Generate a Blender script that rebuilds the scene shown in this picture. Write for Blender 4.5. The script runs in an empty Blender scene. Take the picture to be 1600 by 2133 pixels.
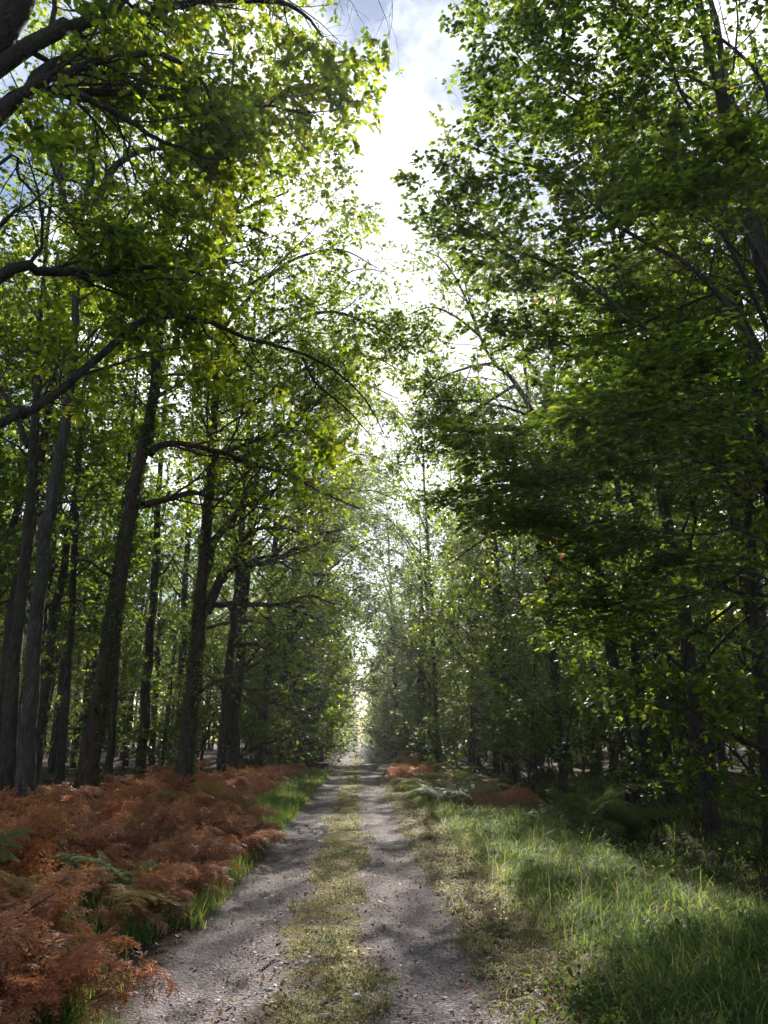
import bpy, math
import numpy as np
from mathutils import Vector

R = math.radians
rng = np.random.default_rng(7)

# ---------------------------------------------------------------- camera, sky, sun, exposure
scene = bpy.context.scene
F_PX, PITCH, YAW = 1602.0, R(16.5), R(1.8)
CAM = np.array([0.2, 0.0, 1.6])
FWD = np.array([math.sin(YAW) * math.cos(PITCH), math.cos(YAW) * math.cos(PITCH), math.sin(PITCH)])
RIGHT = np.array([math.cos(YAW), -math.sin(YAW), 0.0])
UP = np.cross(RIGHT, FWD)
cd = bpy.data.cameras.new("camera")
cam = bpy.data.objects.new("camera", cd)
scene.collection.objects.link(cam)
cam.location = CAM
cam.rotation_euler = Vector(FWD).to_track_quat('-Z', 'Y').to_euler()
cd.sensor_fit = 'VERTICAL'
cd.sensor_height = 36
cd.lens = F_PX / 2133 * 36
cd.clip_end = 2000
scene.camera = cam

SUN_EL, SUN_AZ = R(29.5), R(4.9)          # azimuth measured from +Y towards +X
SDIR = Vector((math.sin(SUN_AZ) * math.cos(SUN_EL), math.cos(SUN_AZ) * math.cos(SUN_EL), math.sin(SUN_EL)))
sl = bpy.data.lights.new("sun", 'SUN')
sl.energy = 5.0
sl.angle = R(0.53)
sl.color = (1.0, 0.94, 0.86)
sun = bpy.data.objects.new("sun", sl)
scene.collection.objects.link(sun)
sun.rotation_euler = SDIR.to_track_quat('Z', 'Y').to_euler()
sun.location = (5, 60, 40)

world = bpy.data.worlds.new("World")
scene.world = world
world.use_nodes = True
wt = world.node_tree
wt.nodes.clear()
def wn(t, **k):
    n = wt.nodes.new(t)
    for a, b in k.items():
        setattr(n, a, b)
    return n
sky = wn('ShaderNodeTexSky', sky_type='NISHITA', sun_disc=False, sun_elevation=SUN_EL, sun_rotation=SUN_AZ,
         air_density=1.0, dust_density=0.4, ozone_density=0.5)
tc = wn('ShaderNodeTexCoord')
nz = wn('ShaderNodeTexNoise'); nz.inputs['Scale'].default_value = 2.2; nz.inputs['Detail'].default_value = 7
nz.inputs['Roughness'].default_value = 0.6
cr = wn('ShaderNodeValToRGB')
cr.color_ramp.elements[0].position = 0.47; cr.color_ramp.elements[1].position = 0.62
mx = wn('ShaderNodeMix', data_type='RGBA')
mx.inputs['B'].default_value = (9.5, 9.8, 10.2, 1)      # sunlit cloud, in the sky texture's own units
bg = wn('ShaderNodeBackground'); bg.inputs['Strength'].default_value = 0.055
out = wn('ShaderNodeOutputWorld')
# thin cloud is brightest around the sun's direction
vd = wn('ShaderNodeVectorMath', operation='DOT_PRODUCT'); vd.inputs[1].default_value = SDIR
mr = wn('ShaderNodeMapRange', interpolation_type='SMOOTHSTEP')
mr.inputs['From Min'].default_value = .35; mr.inputs['From Max'].default_value = .97
cm = wn('ShaderNodeMix', data_type='RGBA')
cm.inputs['A'].default_value = (4.5, 4.8, 5.4, 1); cm.inputs['B'].default_value = (13, 13.2, 13.6, 1)
wt.links.new(tc.outputs['Generated'], vd.inputs[0])
wt.links.new(vd.outputs['Value'], mr.inputs['Value'])
wt.links.new(mr.outputs['Result'], cm.inputs['Factor'])
wt.links.new(cm.outputs['Result'], mx.inputs['B'])
wt.links.new(tc.outputs['Generated'], nz.inputs['Vector'])
wt.links.new(nz.outputs['Fac'], cr.inputs['Fac'])
wt.links.new(cr.outputs['Color'], mx.inputs['Factor'])
wt.links.new(sky.outputs['Color'], mx.inputs['A'])
wt.links.new(mx.outputs['Result'], bg.inputs['Color'])
wt.links.new(bg.outputs['Background'], out.inputs['Surface'])
scene.view_settings.view_transform = 'Standard'
scene.view_settings.look = 'None'
scene.view_settings.exposure = 1.5
scene.view_settings.gamma = 1.0

cy = scene.cycles
cy.use_denoising = True
try:
    cy.denoiser = 'OPENIMAGEDENOISE'
    cy.denoising_input_passes = 'RGB_ALBEDO_NORMAL'
    cy.denoising_prefilter = 'ACCURATE'
except Exception:
    pass
cy.max_bounces = 6
cy.diffuse_bounces = 3
cy.glossy_bounces = 2
cy.transmission_bounces = 3
cy.volume_bounces = 0
cy.sample_clamp_indirect = 4.0
cy.caustics_reflective = False
cy.caustics_refractive = False

COL = scene.collection

# ---------------------------------------------------------------- helpers
def at(px, py, Y):
    """world point on the plane y=Y seen at pixel (px, py) of the photograph"""
    d = FWD + (px - 800) / F_PX * RIGHT + (1066.5 - py) / F_PX * UP
    return CAM + d * (Y - CAM[1]) / d[1]

def sstep(a, b, x):
    t = np.clip((x - a) / (b - a), 0, 1)
    return t * t * (3 - 2 * t)

def gh(x, y):
    """height of the ground"""
    x = np.asarray(x, float); y = np.asarray(y, float)
    z = -0.035 * np.exp(-((np.abs(x + .05) - 0.85) / 0.28) ** 2)
    z = z + 0.10 * sstep(-1.4, -2.2, x) * (x < 0)
    z = z + 0.07 * sstep(1.3, 2.0, x) * (x > 0) - 0.42 * sstep(3.3, 4.7, x) * (x > 0) + 0.30 * sstep(5.2, 6.8, x) * (x > 0)
    w = sstep(1.3, 3.5, np.abs(x))
    z = z + w * (0.05 * np.sin(1.3 * x + .6 * y) + 0.05 * np.sin(.7 * y - .9 * x + 1) + .08 * np.sin(.23 * x + .17 * y))
    z = z + 0.012 * np.sin(2.1 * y + x) + .01 * np.sin(5.3 * x + 3.1 * y)
    return z

class Geo:
    """collects faces; builds one mesh with a per-face random value"""
    def __init__(s):
        s.v, s.f, s.n, s.r, s.nv = [], [], [], [], 0
    def add(s, verts, faces, rnd=None):
        """verts (N,3); faces (M,k) all of one size"""
        faces = np.asarray(faces, np.int64)
        s.v.append(np.asarray(verts, np.float32))
        s.f.append((faces + s.nv).ravel())
        s.n.append(np.full(len(faces), faces.shape[1], np.int32))
        s.r.append(np.full(len(faces), .5, np.float32) if rnd is None else np.asarray(rnd, np.float32))
        s.nv += len(verts)
    def mesh(s, name, mat, smooth=False):
        V = np.concatenate(s.v); Fi = np.concatenate(s.f).astype(np.int32)
        N = np.concatenate(s.n); Rn = np.concatenate(s.r)
        m = bpy.data.meshes.new(name)
        m.vertices.add(len(V)); m.vertices.foreach_set('co', V.ravel())
        m.loops.add(len(Fi)); m.loops.foreach_set('vertex_index', Fi)
        m.polygons.add(len(N))
        st = np.zeros(len(N), np.int32); st[1:] = np.cumsum(N)[:-1]
        m.polygons.foreach_set('loop_start', st)
        m.polygons.foreach_set('loop_total', N)
        m.update(calc_edges=True)
        a = m.attributes.new('rnd', 'FLOAT', 'FACE')
        a.data.foreach_set('value', Rn)
        if smooth:
            m.polygons.foreach_set('use_smooth', np.ones(len(N), bool))
        m.materials.append(mat)
        return m
    def obj(s, name, mat, parent=None, smooth=False, loc=None):
        return link(name, s.mesh(name, mat, smooth), parent, loc)

def link(name, data, parent=None, loc=None):
    o = bpy.data.objects.new(name, data)
    COL.objects.link(o)
    if parent is not None:
        o.parent = parent
    if loc is not None:
        o.location = loc
    return o

def tag(o, label=None, cat=None, group=None, kind=None):
    if label: o['label'] = label
    if cat: o['category'] = cat
    if group: o['group'] = group
    if kind: o['kind'] = kind
    return o

def empty(name, loc, rz=0, sc=1.0):
    o = link(name, None)
    o.empty_display_size = .2
    o.location = [float(c) for c in loc]
    o.rotation_euler = (0, 0, rz)
    o.scale = (sc, sc, sc)
    return o

def norm(a):
    return a / np.maximum(np.linalg.norm(a, axis=-1, keepdims=True), 1e-9)

def resample(P, rad, n):
    """smooth (Catmull-Rom) resampling of a polyline and its radii"""
    P = np.asarray(P, float); rad = np.asarray(rad, float)
    A = np.vstack([2 * P[0] - P[1], P, 2 * P[-1] - P[-2]])
    t = np.linspace(0, len(P) - 1 - 1e-6, n); i = t.astype(int); u = (t - i)[:, None]
    p0, p1, p2, p3 = A[i], A[i + 1], A[i + 2], A[i + 3]
    Q = .5 * (2 * p1 + (p2 - p0) * u + (2 * p0 - 5 * p1 + 4 * p2 - p3) * u ** 2 + (3 * p1 - p0 - 3 * p2 + p3) * u ** 3)
    return Q, np.interp(t, np.arange(len(P)), rad)

def tubes(g, P, rad, sides=6, bumpy=0.0, rg=rng, cap=False):
    """P (B,n,3), rad (B,n): adds B tubes"""
    B, n, _ = P.shape
    if B == 0: return
    T = norm(np.gradient(P, axis=1))
    ref = np.zeros_like(T); ref[..., 0] = 1
    m0 = np.abs(T[:, :1, 0]) > .9
    ref = np.where(m0[..., None] | np.zeros((B, n, 1), bool), np.array([0, 0, 1.]), ref)
    U = norm(np.cross(T, ref)); W = np.cross(T, U)
    a = np.linspace(0, 2 * np.pi, sides, endpoint=False)
    rr = rad[:, :, None] * (1 + bumpy * rg.standard_normal((B, n, sides)))
    V = P[:, :, None, :] + rr[..., None] * (np.cos(a)[None, None, :, None] * U[:, :, None, :] + np.sin(a)[None, None, :, None] * W[:, :, None, :])
    base = (np.arange(B) * n * sides)[:, None, None]
    i = np.arange(n - 1)[None, :, None] * sides; j = np.arange(sides)[None, None, :]; k = (j + 1) % sides
    q = np.stack([base + i + j, base + i + k, base + i + sides + k, base + i + sides + j], -1)
    g.add(V.reshape(-1, 3), q.reshape(-1, 4))

def grow(P, rad, k, tr, ang, length, rg, n=5, up=0.0, flat=0.0, wob=.15, grav=0.0, rr=.55, tip=.35, bias=None, lenfall=.5, rmin=.003):
    """k children on each parent branch; returns their points and radii"""
    B, m, _ = P.shape
    t = (np.arange(k)[None, :] + rg.uniform(0, 1, (B, k))) / k
    t = tr[0] + (tr[1] - tr[0]) * t
    s = t * (m - 1); i = np.minimum(s.astype(int), m - 2); u = (s - i)[..., None]
    bi = np.arange(B)[:, None]
    p0, p1 = P[bi, i], P[bi, i + 1]
    pos = p0 * (1 - u) + p1 * u
    T = norm(p1 - p0)
    r0 = (rad[bi, i] * (1 - u[..., 0]) + rad[bi, i + 1] * u[..., 0])
    v = rg.standard_normal((B, k, 3))
    if flat > 0:
        side = norm(np.cross(T, np.array([0, 0, 1.])))
        sg = np.where((np.arange(k)[None, :] + rg.integers(0, 2, (B, 1))) % 2 == 0, 1., -1.)[..., None]
        v = v * (1 - flat) + side * sg * flat * 1.6
    perp = norm(v - (v * T).sum(-1, keepdims=True) * T)
    aa = ang + rg.normal(0, .18, (B, k, 1))
    d = np.cos(aa) * T + np.sin(aa) * perp
    d[..., 2] += up
    if bias is not None:
        d = d + np.asarray(bias)
    d = norm(d)
    L = length * (1 - lenfall * (t - tr[0]) / max(tr[1] - tr[0], 1e-6)) * rg.uniform(.65, 1.25, (B, k))
    pts = [pos]
    for q in range(n - 1):
        pos = pos + d * (L / (n - 1))[..., None]
        pts.append(pos)
        w = wob * rg.standard_normal((B, k, 3)); w[..., 2] += grav
        if flat > 0: w[..., 2] *= (1 - .6 * flat)
        d = norm(d + w)
    Q = np.stack(pts, 2).reshape(B * k, n, 3)
    rs = np.maximum(r0 * rr, rmin).reshape(-1)
    rd = rs[:, None] * np.linspace(1, tip, n)[None, :]
    return Q, rd

# leaf outlines: two halves folded along the midrib, x along the leaf, y across
def half_leaf(pts, fold=.18):
    a = [(x, y, y * fold) for x, y in pts]
    V = [(0, 0, 0)] + a + [(1, 0, -.06)] + [(x, -y, z) for x, y, z in a]
    k = len(a)
    return np.array(V, float), [[0] + list(range(1, k + 2)), [0, k + 1] + list(range(k + 1 + k, k + 1, -1))]
LEAF_OVATE = half_leaf([(.22, .26), (.55, .30), (.85, .14)])
LEAF_OAK = half_leaf([(.18, .10), (.30, .25), (.42, .15), (.56, .34), (.68, .20), (.86, .27), (.97, .12)], .12)
LEAF_SIMPLE = (np.array([(0, 0, 0), (.45, .36, .08), (1, 0, 0), (.5, -.36, .08)], float), [[0, 1, 2, 3]])

def leaves(g, P, k, size, tmpl, rg, tr=(.1, 1), tilt=.5, spread=.9, flat=.5, sv=.36, droop=.15, keep=None, shift=0.0, jit=0.0):
    B, m, _ = P.shape
    t = tr[0] + (tr[1] - tr[0]) * rg.uniform(0, 1, (B, k))
    s = t * (m - 1); i = np.minimum(s.astype(int), m - 2); u = (s - i)[..., None]
    bi = np.arange(B)[:, None]
    p0, p1 = P[bi, i], P[bi, i + 1]
    pos = (p0 * (1 - u) + p1 * u).reshape(-1, 3)
    if jit: pos = pos + rg.normal(0, jit, pos.shape)
    T = norm(p1 - p0).reshape(-1, 3)
    N = len(pos)
    side = norm(np.cross(T, np.array([0, 0, 1.])) + 1e-4) * np.where(rg.random(N) < .5, 1, -1)[:, None]
    v = side * flat + rg.standard_normal((N, 3)) * (1 - flat) * .8
    d = norm(T * .45 + v * spread)
    d[:, 2] -= droop
    d = norm(d)
    nrm = np.array([0, 0, 1.]) + tilt * rg.standard_normal((N, 3))
    nrm = norm(nrm - (nrm * d).sum(-1, keepdims=True) * d)
    if keep is not None:
        kk = keep(pos); pos, d, nrm = pos[kk], d[kk], nrm[kk]; N = len(pos)
    if N == 0: return
    sd = np.cross(nrm, d)
    sz = size * rg.uniform(1 - sv * 1.6, 1 + sv * 1.2, N)[:, None, None]
    V, Fs = tmpl
    W = pos[:, None, :] + sz * (V[None, :, :1] * d[:, None] + V[None, :, 1:2] * sd[:, None] + V[None, :, 2:] * nrm[:, None])
    nv = len(V)
    rn = np.clip(rg.beta(2, 2, N) + shift, 0, 1)
    base = (np.arange(N) * nv)[:, None]
    vs = W.reshape(-1, 3)
    f0 = base + np.array(Fs[0])[None]
    g.add(vs, f0, rn)
    for f in Fs[1:]:
        fi = base + np.array(f)[None] - len(vs)
        g.add(np.zeros((0, 3)), fi, rn)

# ---------------------------------------------------------------- materials
def newmat(name):
    m = bpy.data.materials.new(name); m.use_nodes = True
    m.node_tree.nodes.clear()
    return m, m.node_tree
def nd(t, typ, **k):
    n = t.nodes.new(typ)
    for a, b in k.items():
        if a.startswith('i_'):
            n.inputs[a[2:].replace('_', ' ')].default_value = b
        else:
            setattr(n, a, b)
    return n
def ramp(t, stops):
    n = t.nodes.new('ShaderNodeValToRGB')
    e = n.color_ramp.elements
    e[0].position, e[0].color = stops[0][0], (*stops[0][1], 1)
    e[1].position, e[1].color = stops[-1][0], (*stops[-1][1], 1)
    for p, c in stops[1:-1]:
        x = e.new(p); x.color = (*c, 1)
    return n

def leaf_mat(name, stops, tr_stops, mixf=.5, rough=.42, spec=.5, patch=.35, orand=.24):
    m, t = newmat(name)
    L = t.links.new
    at_ = nd(t, 'ShaderNodeAttribute', attribute_name='rnd')
    oi = nd(t, 'ShaderNodeObjectInfo')
    geo = nd(t, 'ShaderNodeNewGeometry')
    nz = nd(t, 'ShaderNodeTexNoise', i_Scale=.45, i_Detail=2.0)
    L(geo.outputs['Position'], nz.inputs['Vector'])
    a = nd(t, 'ShaderNodeMath', operation='MULTIPLY_ADD'); L(nz.outputs['Fac'], a.inputs[0]); a.inputs[1].default_value = patch * 2; a.inputs[2].default_value = -patch
    b = nd(t, 'ShaderNodeMath', operation='ADD'); L(a.outputs[0], b.inputs[0]); L(at_.outputs['Fac'], b.inputs[1])
    c = nd(t, 'ShaderNodeMath', operation='MULTIPLY_ADD'); L(oi.outputs['Random'], c.inputs[0]); c.inputs[1].default_value = orand; c.inputs[2].default_value = -orand / 2
    d = nd(t, 'ShaderNodeMath', operation='ADD'); L(b.outputs[0], d.inputs[0]); L(c.outputs[0], d.inputs[1])
    r1 = ramp(t, stops); r2 = ramp(t, tr_stops)
    L(d.outputs[0], r1.inputs['Fac']); L(d.outputs[0], r2.inputs['Fac'])
    p = nd(t, 'ShaderNodeBsdfPrincipled', i_Roughness=rough); p.inputs['Specular IOR Level'].default_value = spec
    tl = nd(t, 'ShaderNodeBsdfTranslucent')
    mxs = nd(t, 'ShaderNodeMixShader'); mxs.inputs[0].default_value = mixf
    o = nd(t, 'ShaderNodeOutputMaterial')
    L(r1.outputs['Color'], p.inputs['Base Color']); L(r2.outputs['Color'], tl.inputs['Color'])
    L(p.outputs[0], mxs.inputs[1]); L(tl.outputs[0], mxs.inputs[2]); L(mxs.outputs[0], o.inputs['Surface'])
    return m

M_OAK = leaf_mat('oak_leaf', [(0, (.014, .040, .012)), (.5, (.034, .066, .016)), (1, (.085, .11, .018))],
                 [(0, (.08, .17, .012)), (.5, (.24, .36, .015)), (.85, (.52, .60, .02)), (1, (.58, .56, .025))], .58, .4, .4)
M_HORN = leaf_mat('hornbeam_leaf', [(0, (.014, .042, .016)), (.5, (.026, .068, .018)), (.93, (.065, .115, .02)), (.97, (.30, .15, .04)), (1, (.33, .10, .05))],
                  [(0, (.08, .17, .018)), (.5, (.23, .35, .02)), (.93, (.52, .58, .03)), (.97, (.6, .32, .06)), (1, (.5, .16, .06))], .48, .45, .3)
M_FAR = leaf_mat('forest_leaf', [(0, (.015, .042, .016)), (.5, (.026, .068, .02)), (1, (.07, .11, .022))],
                 [(0, (.08, .17, .02)), (.5, (.24, .35, .024)), (1, (.54, .58, .035))], .5, .5, .22)
M_BRK = leaf_mat('dead_bracken', [(0, (.13, .055, .035)), (.35, (.38, .15, .075)), (.7, (.54, .235, .11)), (1, (.58, .39, .22))],
                 [(0, (.24, .09, .03)), (.5, (.58, .21, .07)), (1, (.66, .36, .13))], .5, .6, .25, .4, .7)
M_BRKY = leaf_mat('yellow_bracken', [(0, (.26, .15, .03)), (.5, (.40, .27, .06)), (1, (.46, .38, .14))],
                  [(0, (.4, .25, .04)), (1, (.55, .45, .10))], .4, .6, .2)
M_BRKG = leaf_mat('green_bracken', [(0, (.06, .12, .03)), (.5, (.10, .17, .04)), (1, (.26, .25, .06))],
                  [(0, (.14, .28, .04)), (1, (.42, .46, .06))], .45, .6, .2)
M_GRASS = leaf_mat('grass_blade', [(0, (.03, .075, .018)), (.45, (.065, .13, .028)), (.8, (.15, .18, .05)), (1, (.38, .32, .16))],
                   [(0, (.12, .24, .03)), (.6, (.28, .40, .06)), (1, (.6, .52, .16))], .55, .55, .15, .2)
M_MOSS = leaf_mat('strip_grass', [(0, (.05, .07, .015)), (.45, (.12, .12, .03)), (.8, (.24, .19, .07)), (1, (.36, .28, .14))],
                  [(0, (.12, .20, .02)), (.5, (.32, .34, .05)), (1, (.50, .40, .14))], .35, .6, .25, .45)
M_WEED = leaf_mat('weed_leaf', [(0, (.02, .05, .018)), (.6, (.04, .085, .028)), (1, (.10, .13, .04))],
                  [(0, (.10, .20, .03)), (1, (.30, .38, .05))], .42, .55, .15)
M_LITTER = leaf_mat('litter_leaf', [(0, (.10, .045, .025)), (.35, (.20, .10, .055)), (.62, (.25, .16, .10)), (.85, (.36, .28, .19)), (1, (.46, .40, .30))],
                    [(0, (.2, .08, .03)), (1, (.4, .3, .15))], .15, .6, .2, .1)

def bark_mat(name, c0, c1, c2, sc=1.0):
    m, t = newmat(name); L = t.links.new
    tcx = nd(t, 'ShaderNodeTexCoord')
    mp = nd(t, 'ShaderNodeMapping'); mp.inputs['Scale'].default_value = (15 * sc, 15 * sc, 4.2 * sc)
    L(tcx.outputs['Object'], mp.inputs['Vector'])
    n1 = nd(t, 'ShaderNodeTexNoise', i_Scale=1.0, i_Detail=8.0, i_Roughness=.65, i_Distortion=.6); L(mp.outputs[0], n1.inputs['Vector'])
    vo = nd(t, 'ShaderNodeTexVoronoi', i_Scale=1.6, feature='DISTANCE_TO_EDGE'); L(mp.outputs[0], vo.inputs['Vector'])
    n2 = nd(t, 'ShaderNodeTexNoise', i_Scale=.9, i_Detail=4.0); L(tcx.outputs['Object'], n2.inputs['Vector'])
    r = ramp(t, [(.3, c0), (.55, c1), (.75, c2)]); L(n1.outputs['Fac'], r.inputs['Fac'])
    gm = ramp(t, [(.48, (0, 0, 0)), (.62, (1, 1, 1))]); L(n2.outputs['Fac'], gm.inputs['Fac'])
    mxc = nd(t, 'ShaderNodeMix', data_type='RGBA'); mxc.inputs['B'].default_value = (.055, .075, .03, 1)
    fm = nd(t, 'ShaderNodeMath', operation='MULTIPLY'); L(gm.outputs['Color'], fm.inputs[0]); fm.inputs[1].default_value = .45
    L(fm.outputs[0], mxc.inputs['Factor']); L(r.outputs['Color'], mxc.inputs['A'])
    h = nd(t, 'ShaderNodeMath', operation='MULTIPLY'); L(vo.outputs['Distance'], h.inputs[0]); L(n1.outputs['Fac'], h.inputs[1])
    bp = nd(t, 'ShaderNodeBump', i_Strength=1.0, i_Distance=.09); L(h.outputs[0], bp.inputs['Height'])
    p = nd(t, 'ShaderNodeBsdfPrincipled', i_Roughness=.85); p.inputs['Specular IOR Level'].default_value = .25
    L(mxc.outputs['Result'], p.inputs['Base Color']); L(bp.outputs[0], p.inputs['Normal'])
    o = nd(t, 'ShaderNodeOutputMaterial'); L(p.outputs[0], o.inputs['Surface'])
    return m
M_BARK = bark_mat('oak_bark', (.018, .014, .011), (.055, .043, .035), (.11, .09, .075))
M_BARKD = bark_mat('dark_oak_bark', (.012, .010, .009), (.04, .034, .03), (.08, .07, .06))
M_BARKG = bark_mat('grey_bark', (.026, .023, .021), (.075, .067, .061), (.15, .138, .128))
M_BARKB = bark_mat('brown_bark', (.018, .013, .010), (.065, .045, .036), (.13, .092, .074))
M_BARKH = bark_mat('hornbeam_bark', (.018, .017, .014), (.05, .046, .038), (.09, .086, .07), .6)

# ---------------------------------------------------------------- ground
def ground():
    xs = np.concatenate([-np.geomspace(400, 9, 26), np.arange(-8.8, -2, .2), np.arange(-2, 2.01, .07), np.arange(2.15, 8.9, .17), np.geomspace(9, 400, 26)])
    ys = np.concatenate([np.linspace(-300, -12, 12), np.arange(-10, 3, .6), np.arange(3, 14, .09), np.arange(14, 30, .22), np.arange(30, 80, .7), np.arange(80, 240, 3), np.geomspace(245, 900, 18)])
    X, Y = np.meshgrid(xs, ys)
    Z = gh(X, Y)
    near = (np.abs(X) < 9) & (Y > 2) & (Y < 32)
    Z = Z + near * rng.normal(0, .004, Z.shape)
    V = np.stack([X, Y, Z], -1).reshape(-1, 3)
    nx, ny = len(xs), len(ys)
    i, j = np.meshgrid(np.arange(ny - 1), np.arange(nx - 1), indexing='ij')
    q = np.stack([i * nx + j, i * nx + j + 1, (i + 1) * nx + j + 1, (i + 1) * nx + j], -1).reshape(-1, 4)
    m, t = newmat('forest_ground'); L = t.links.new
    tcx = nd(t, 'ShaderNodeTexCoord')
    sx = nd(t, 'ShaderNodeSeparateXYZ'); L(tcx.outputs['Object'], sx.inputs[0])
    wob = nd(t, 'ShaderNodeTexNoise', i_Scale=.9, i_Detail=5.0, i_Roughness=.6); L(tcx.outputs['Object'], wob.inputs['Vector'])
    def madd(a, k, c):
        n = nd(t, 'ShaderNodeMath', operation='MULTIPLY_ADD'); L(a, n.inputs[0]); n.inputs[1].default_value = k; n.inputs[2].default_value = c
        return n.outputs[0]
    def math2(op, a, b):
        n = nd(t, 'ShaderNodeMath', operation=op)
        for s_, v_ in ((0, a), (1, b)):
            if isinstance(v_, (int, float)): n.inputs[s_].default_value = v_
            else: L(v_, n.inputs[s_])
        return n.outputs[0]
    xw = math2('ADD', sx.outputs['X'], madd(wob.outputs['Fac'], .7, -.35))
    ax = math2('ABSOLUTE', math2('ADD', xw, .06), 0)
    def band(v, a, b):
        n = nd(t, 'ShaderNodeMapRange', interpolation_type='SMOOTHSTEP'); L(v, n.inputs['Value'])
        n.inputs['From Min'].default_value = a; n.inputs['From Max'].default_value = b
        return n.outputs['Result']
    # gravel: fine speckle of many stones
    vo = nd(t, 'ShaderNodeTexVoronoi', i_Scale=70.0); L(tcx.outputs['Object'], vo.inputs['Vector'])
    vo2 = nd(t, 'ShaderNodeTexVoronoi', i_Scale=28.0); L(tcx.outputs['Object'], vo2.inputs['Vector'])
    n1 = nd(t, 'ShaderNodeTexNoise', i_Scale=3.0, i_Detail=9.0, i_Roughness=.7); L(tcx.outputs['Object'], n1.inputs['Vector'])
    sg = nd(t, 'ShaderNodeSeparateColor'); L(vo.outputs['Color'], sg.inputs[0])
    rg1 = ramp(t, [(0, (.06, .05, .05)), (.55, (.17, .15, .15)), (.9, (.30, .265, .262)), (1, (.52, .46, .45))]); L(sg.outputs[0], rg1.inputs['Fac'])
    rg2 = ramp(t, [(.35, (.05, .04, .036)), (.5, (.17, .138, .135)), (.7, (.28, .235, .23))]); L(n1.outputs['Fac'], rg2.inputs['Fac'])
    grav = nd(t, 'ShaderNodeMix', data_type='RGBA'); grav.inputs['Factor'].default_value = .45
    L(rg1.outputs['Color'], grav.inputs['A']); L(rg2.outputs['Color'], grav.inputs['B'])
    # centre strip: moss and dry grass on earth
    n2 = nd(t, 'ShaderNodeTexNoise', i_Scale=3.2, i_Detail=9.0, i_Roughness=.72); L(tcx.outputs['Object'], n2.inputs['Vector'])
    rs = ramp(t, [(.32, (.07, .05, .03)), (.45, (.13, .11, .035)), (.6, (.21, .19, .05)), (.75, (.30, .23, .11))]); L(n2.outputs['Fac'], rs.inputs['Fac'])
    # forest floor: dark earth with brown litter
    n3 = nd(t, 'ShaderNodeTexNoise', i_Scale=14.0, i_Detail=6.0, i_Roughness=.75); L(tcx.outputs['Object'], n3.inputs['Vector'])
    rf = ramp(t, [(.3, (.022, .016, .010)), (.5, (.05, .034, .021)), (.68, (.10, .066, .038)), (.8, (.16, .11, .065))]); L(n3.outputs['Fac'], rf.inputs['Fac'])
    strip = math2('MULTIPLY', math2('SUBTRACT', 1.0, band(ax, .20, .44)), band(n1.outputs['Fac'], .36, .50))
    mA = nd(t, 'ShaderNodeMix', data_type='RGBA'); L(strip, mA.inputs['Factor']); L(grav.outputs['Result'], mA.inputs['A']); L(rs.outputs['Color'], mA.inputs['B'])
    mB = nd(t, 'ShaderNodeMix', data_type='RGBA'); L(band(ax, 1.02, 1.28), mB.inputs['Factor']); L(mA.outputs['Result'], mB.inputs['A']); L(rf.outputs['Color'], mB.inputs['B'])
    hh = math2('ADD', math2('MULTIPLY', vo2.outputs['Distance'], .7), math2('ADD', math2('MULTIPLY', n3.outputs['Fac'], .4), math2('MULTIPLY', vo.outputs['Distance'], .7)))
    bp = nd(t, 'ShaderNodeBump', i_Strength=.8, i_Distance=.025); L(hh, bp.inputs['Height'])
    p = nd(t, 'ShaderNodeBsdfPrincipled', i_Roughness=.95); p.inputs['Specular IOR Level'].default_value = .1
    L(mB.outputs['Result'], p.inputs['Base Color']); L(bp.outputs[0], p.inputs['Normal'])
    o = nd(t, 'ShaderNodeOutputMaterial'); L(p.outputs[0], o.inputs['Surface'])
    g = Geo(); g.add(V, q)
    return tag(g.obj('ground', m, smooth=True), kind='structure')
ground()

# ---------------------------------------------------------------- trees
def corridor(pos, lo_l, lo_r):
    """keeps foliage out of the open lane above the track"""
    n = .5 * np.sin(pos[:, 1] * .9 + pos[:, 2] * .7) + .35 * np.sin(pos[:, 1] * 2.3 - pos[:, 2] * 1.9) + .3 * np.sin(pos[:, 2] * 3.1 + pos[:, 0] * 2.)
    return ~((pos[:, 0] > lo_l + n) & (pos[:, 0] < lo_r + n))

def clumps(P, thr, rg, sc=1.1):
    """drops whole twigs in lumps so the crown has holes; P (B,n,3)"""
    c = P[:, -1]
    ph = rg.uniform(0, 6, 6)
    v = np.sin(c[:, 0] * sc + ph[0]) + np.sin(c[:, 1] * sc * 1.1 + ph[1]) + np.sin(c[:, 2] * sc * .9 + ph[2]) + \
        .8 * np.sin((c[:, 0] + c[:, 2]) * sc * 2.1 + ph[3]) + .8 * np.sin((c[:, 1] - c[:, 2]) * sc * 1.9 + ph[4])
    if isinstance(thr, tuple):
        thr = np.where(c[:, 2] < thr[1], thr[0], thr[2])
    return v > thr


class Tree:
    def __init__(s, base, seed):
        s.base = np.asarray(base, float); s.rg = np.random.default_rng(seed)
        s.w, s.c = Geo(), Geo()
        s.limbs = []
    def limb(s, pts, r, n=16, sides=8, keep=True, bumpy=.04):
        """pts world coords, r radii list or (r0,r1)"""
        pts = np.asarray(pts, float)
        rr = np.interp(np.linspace(0, 1, len(pts)), np.linspace(0, 1, len(r)), r)
        Q, rd = resample(pts, rr, n)
        j = s.rg.normal(0, 1, Q.shape) * rd[:, None] * .18; j[0] = 0
        Q = Q + j
        tubes(s.w, (Q - s.base)[None], rd[None], sides, bumpy, s.rg)
        if keep: s.limbs.append((Q, rd))
        return Q, rd
    def finish(s, name, label, cat, bark, leafm, group=None, kind=None, rz=0):
        e = empty(name, s.base, rz)
        tag(e, label, cat, group)
        s.w.obj('trunk', bark, e, smooth=True)
        if s.c.nv: s.c.obj('crown', leafm, e)
        return e

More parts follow.
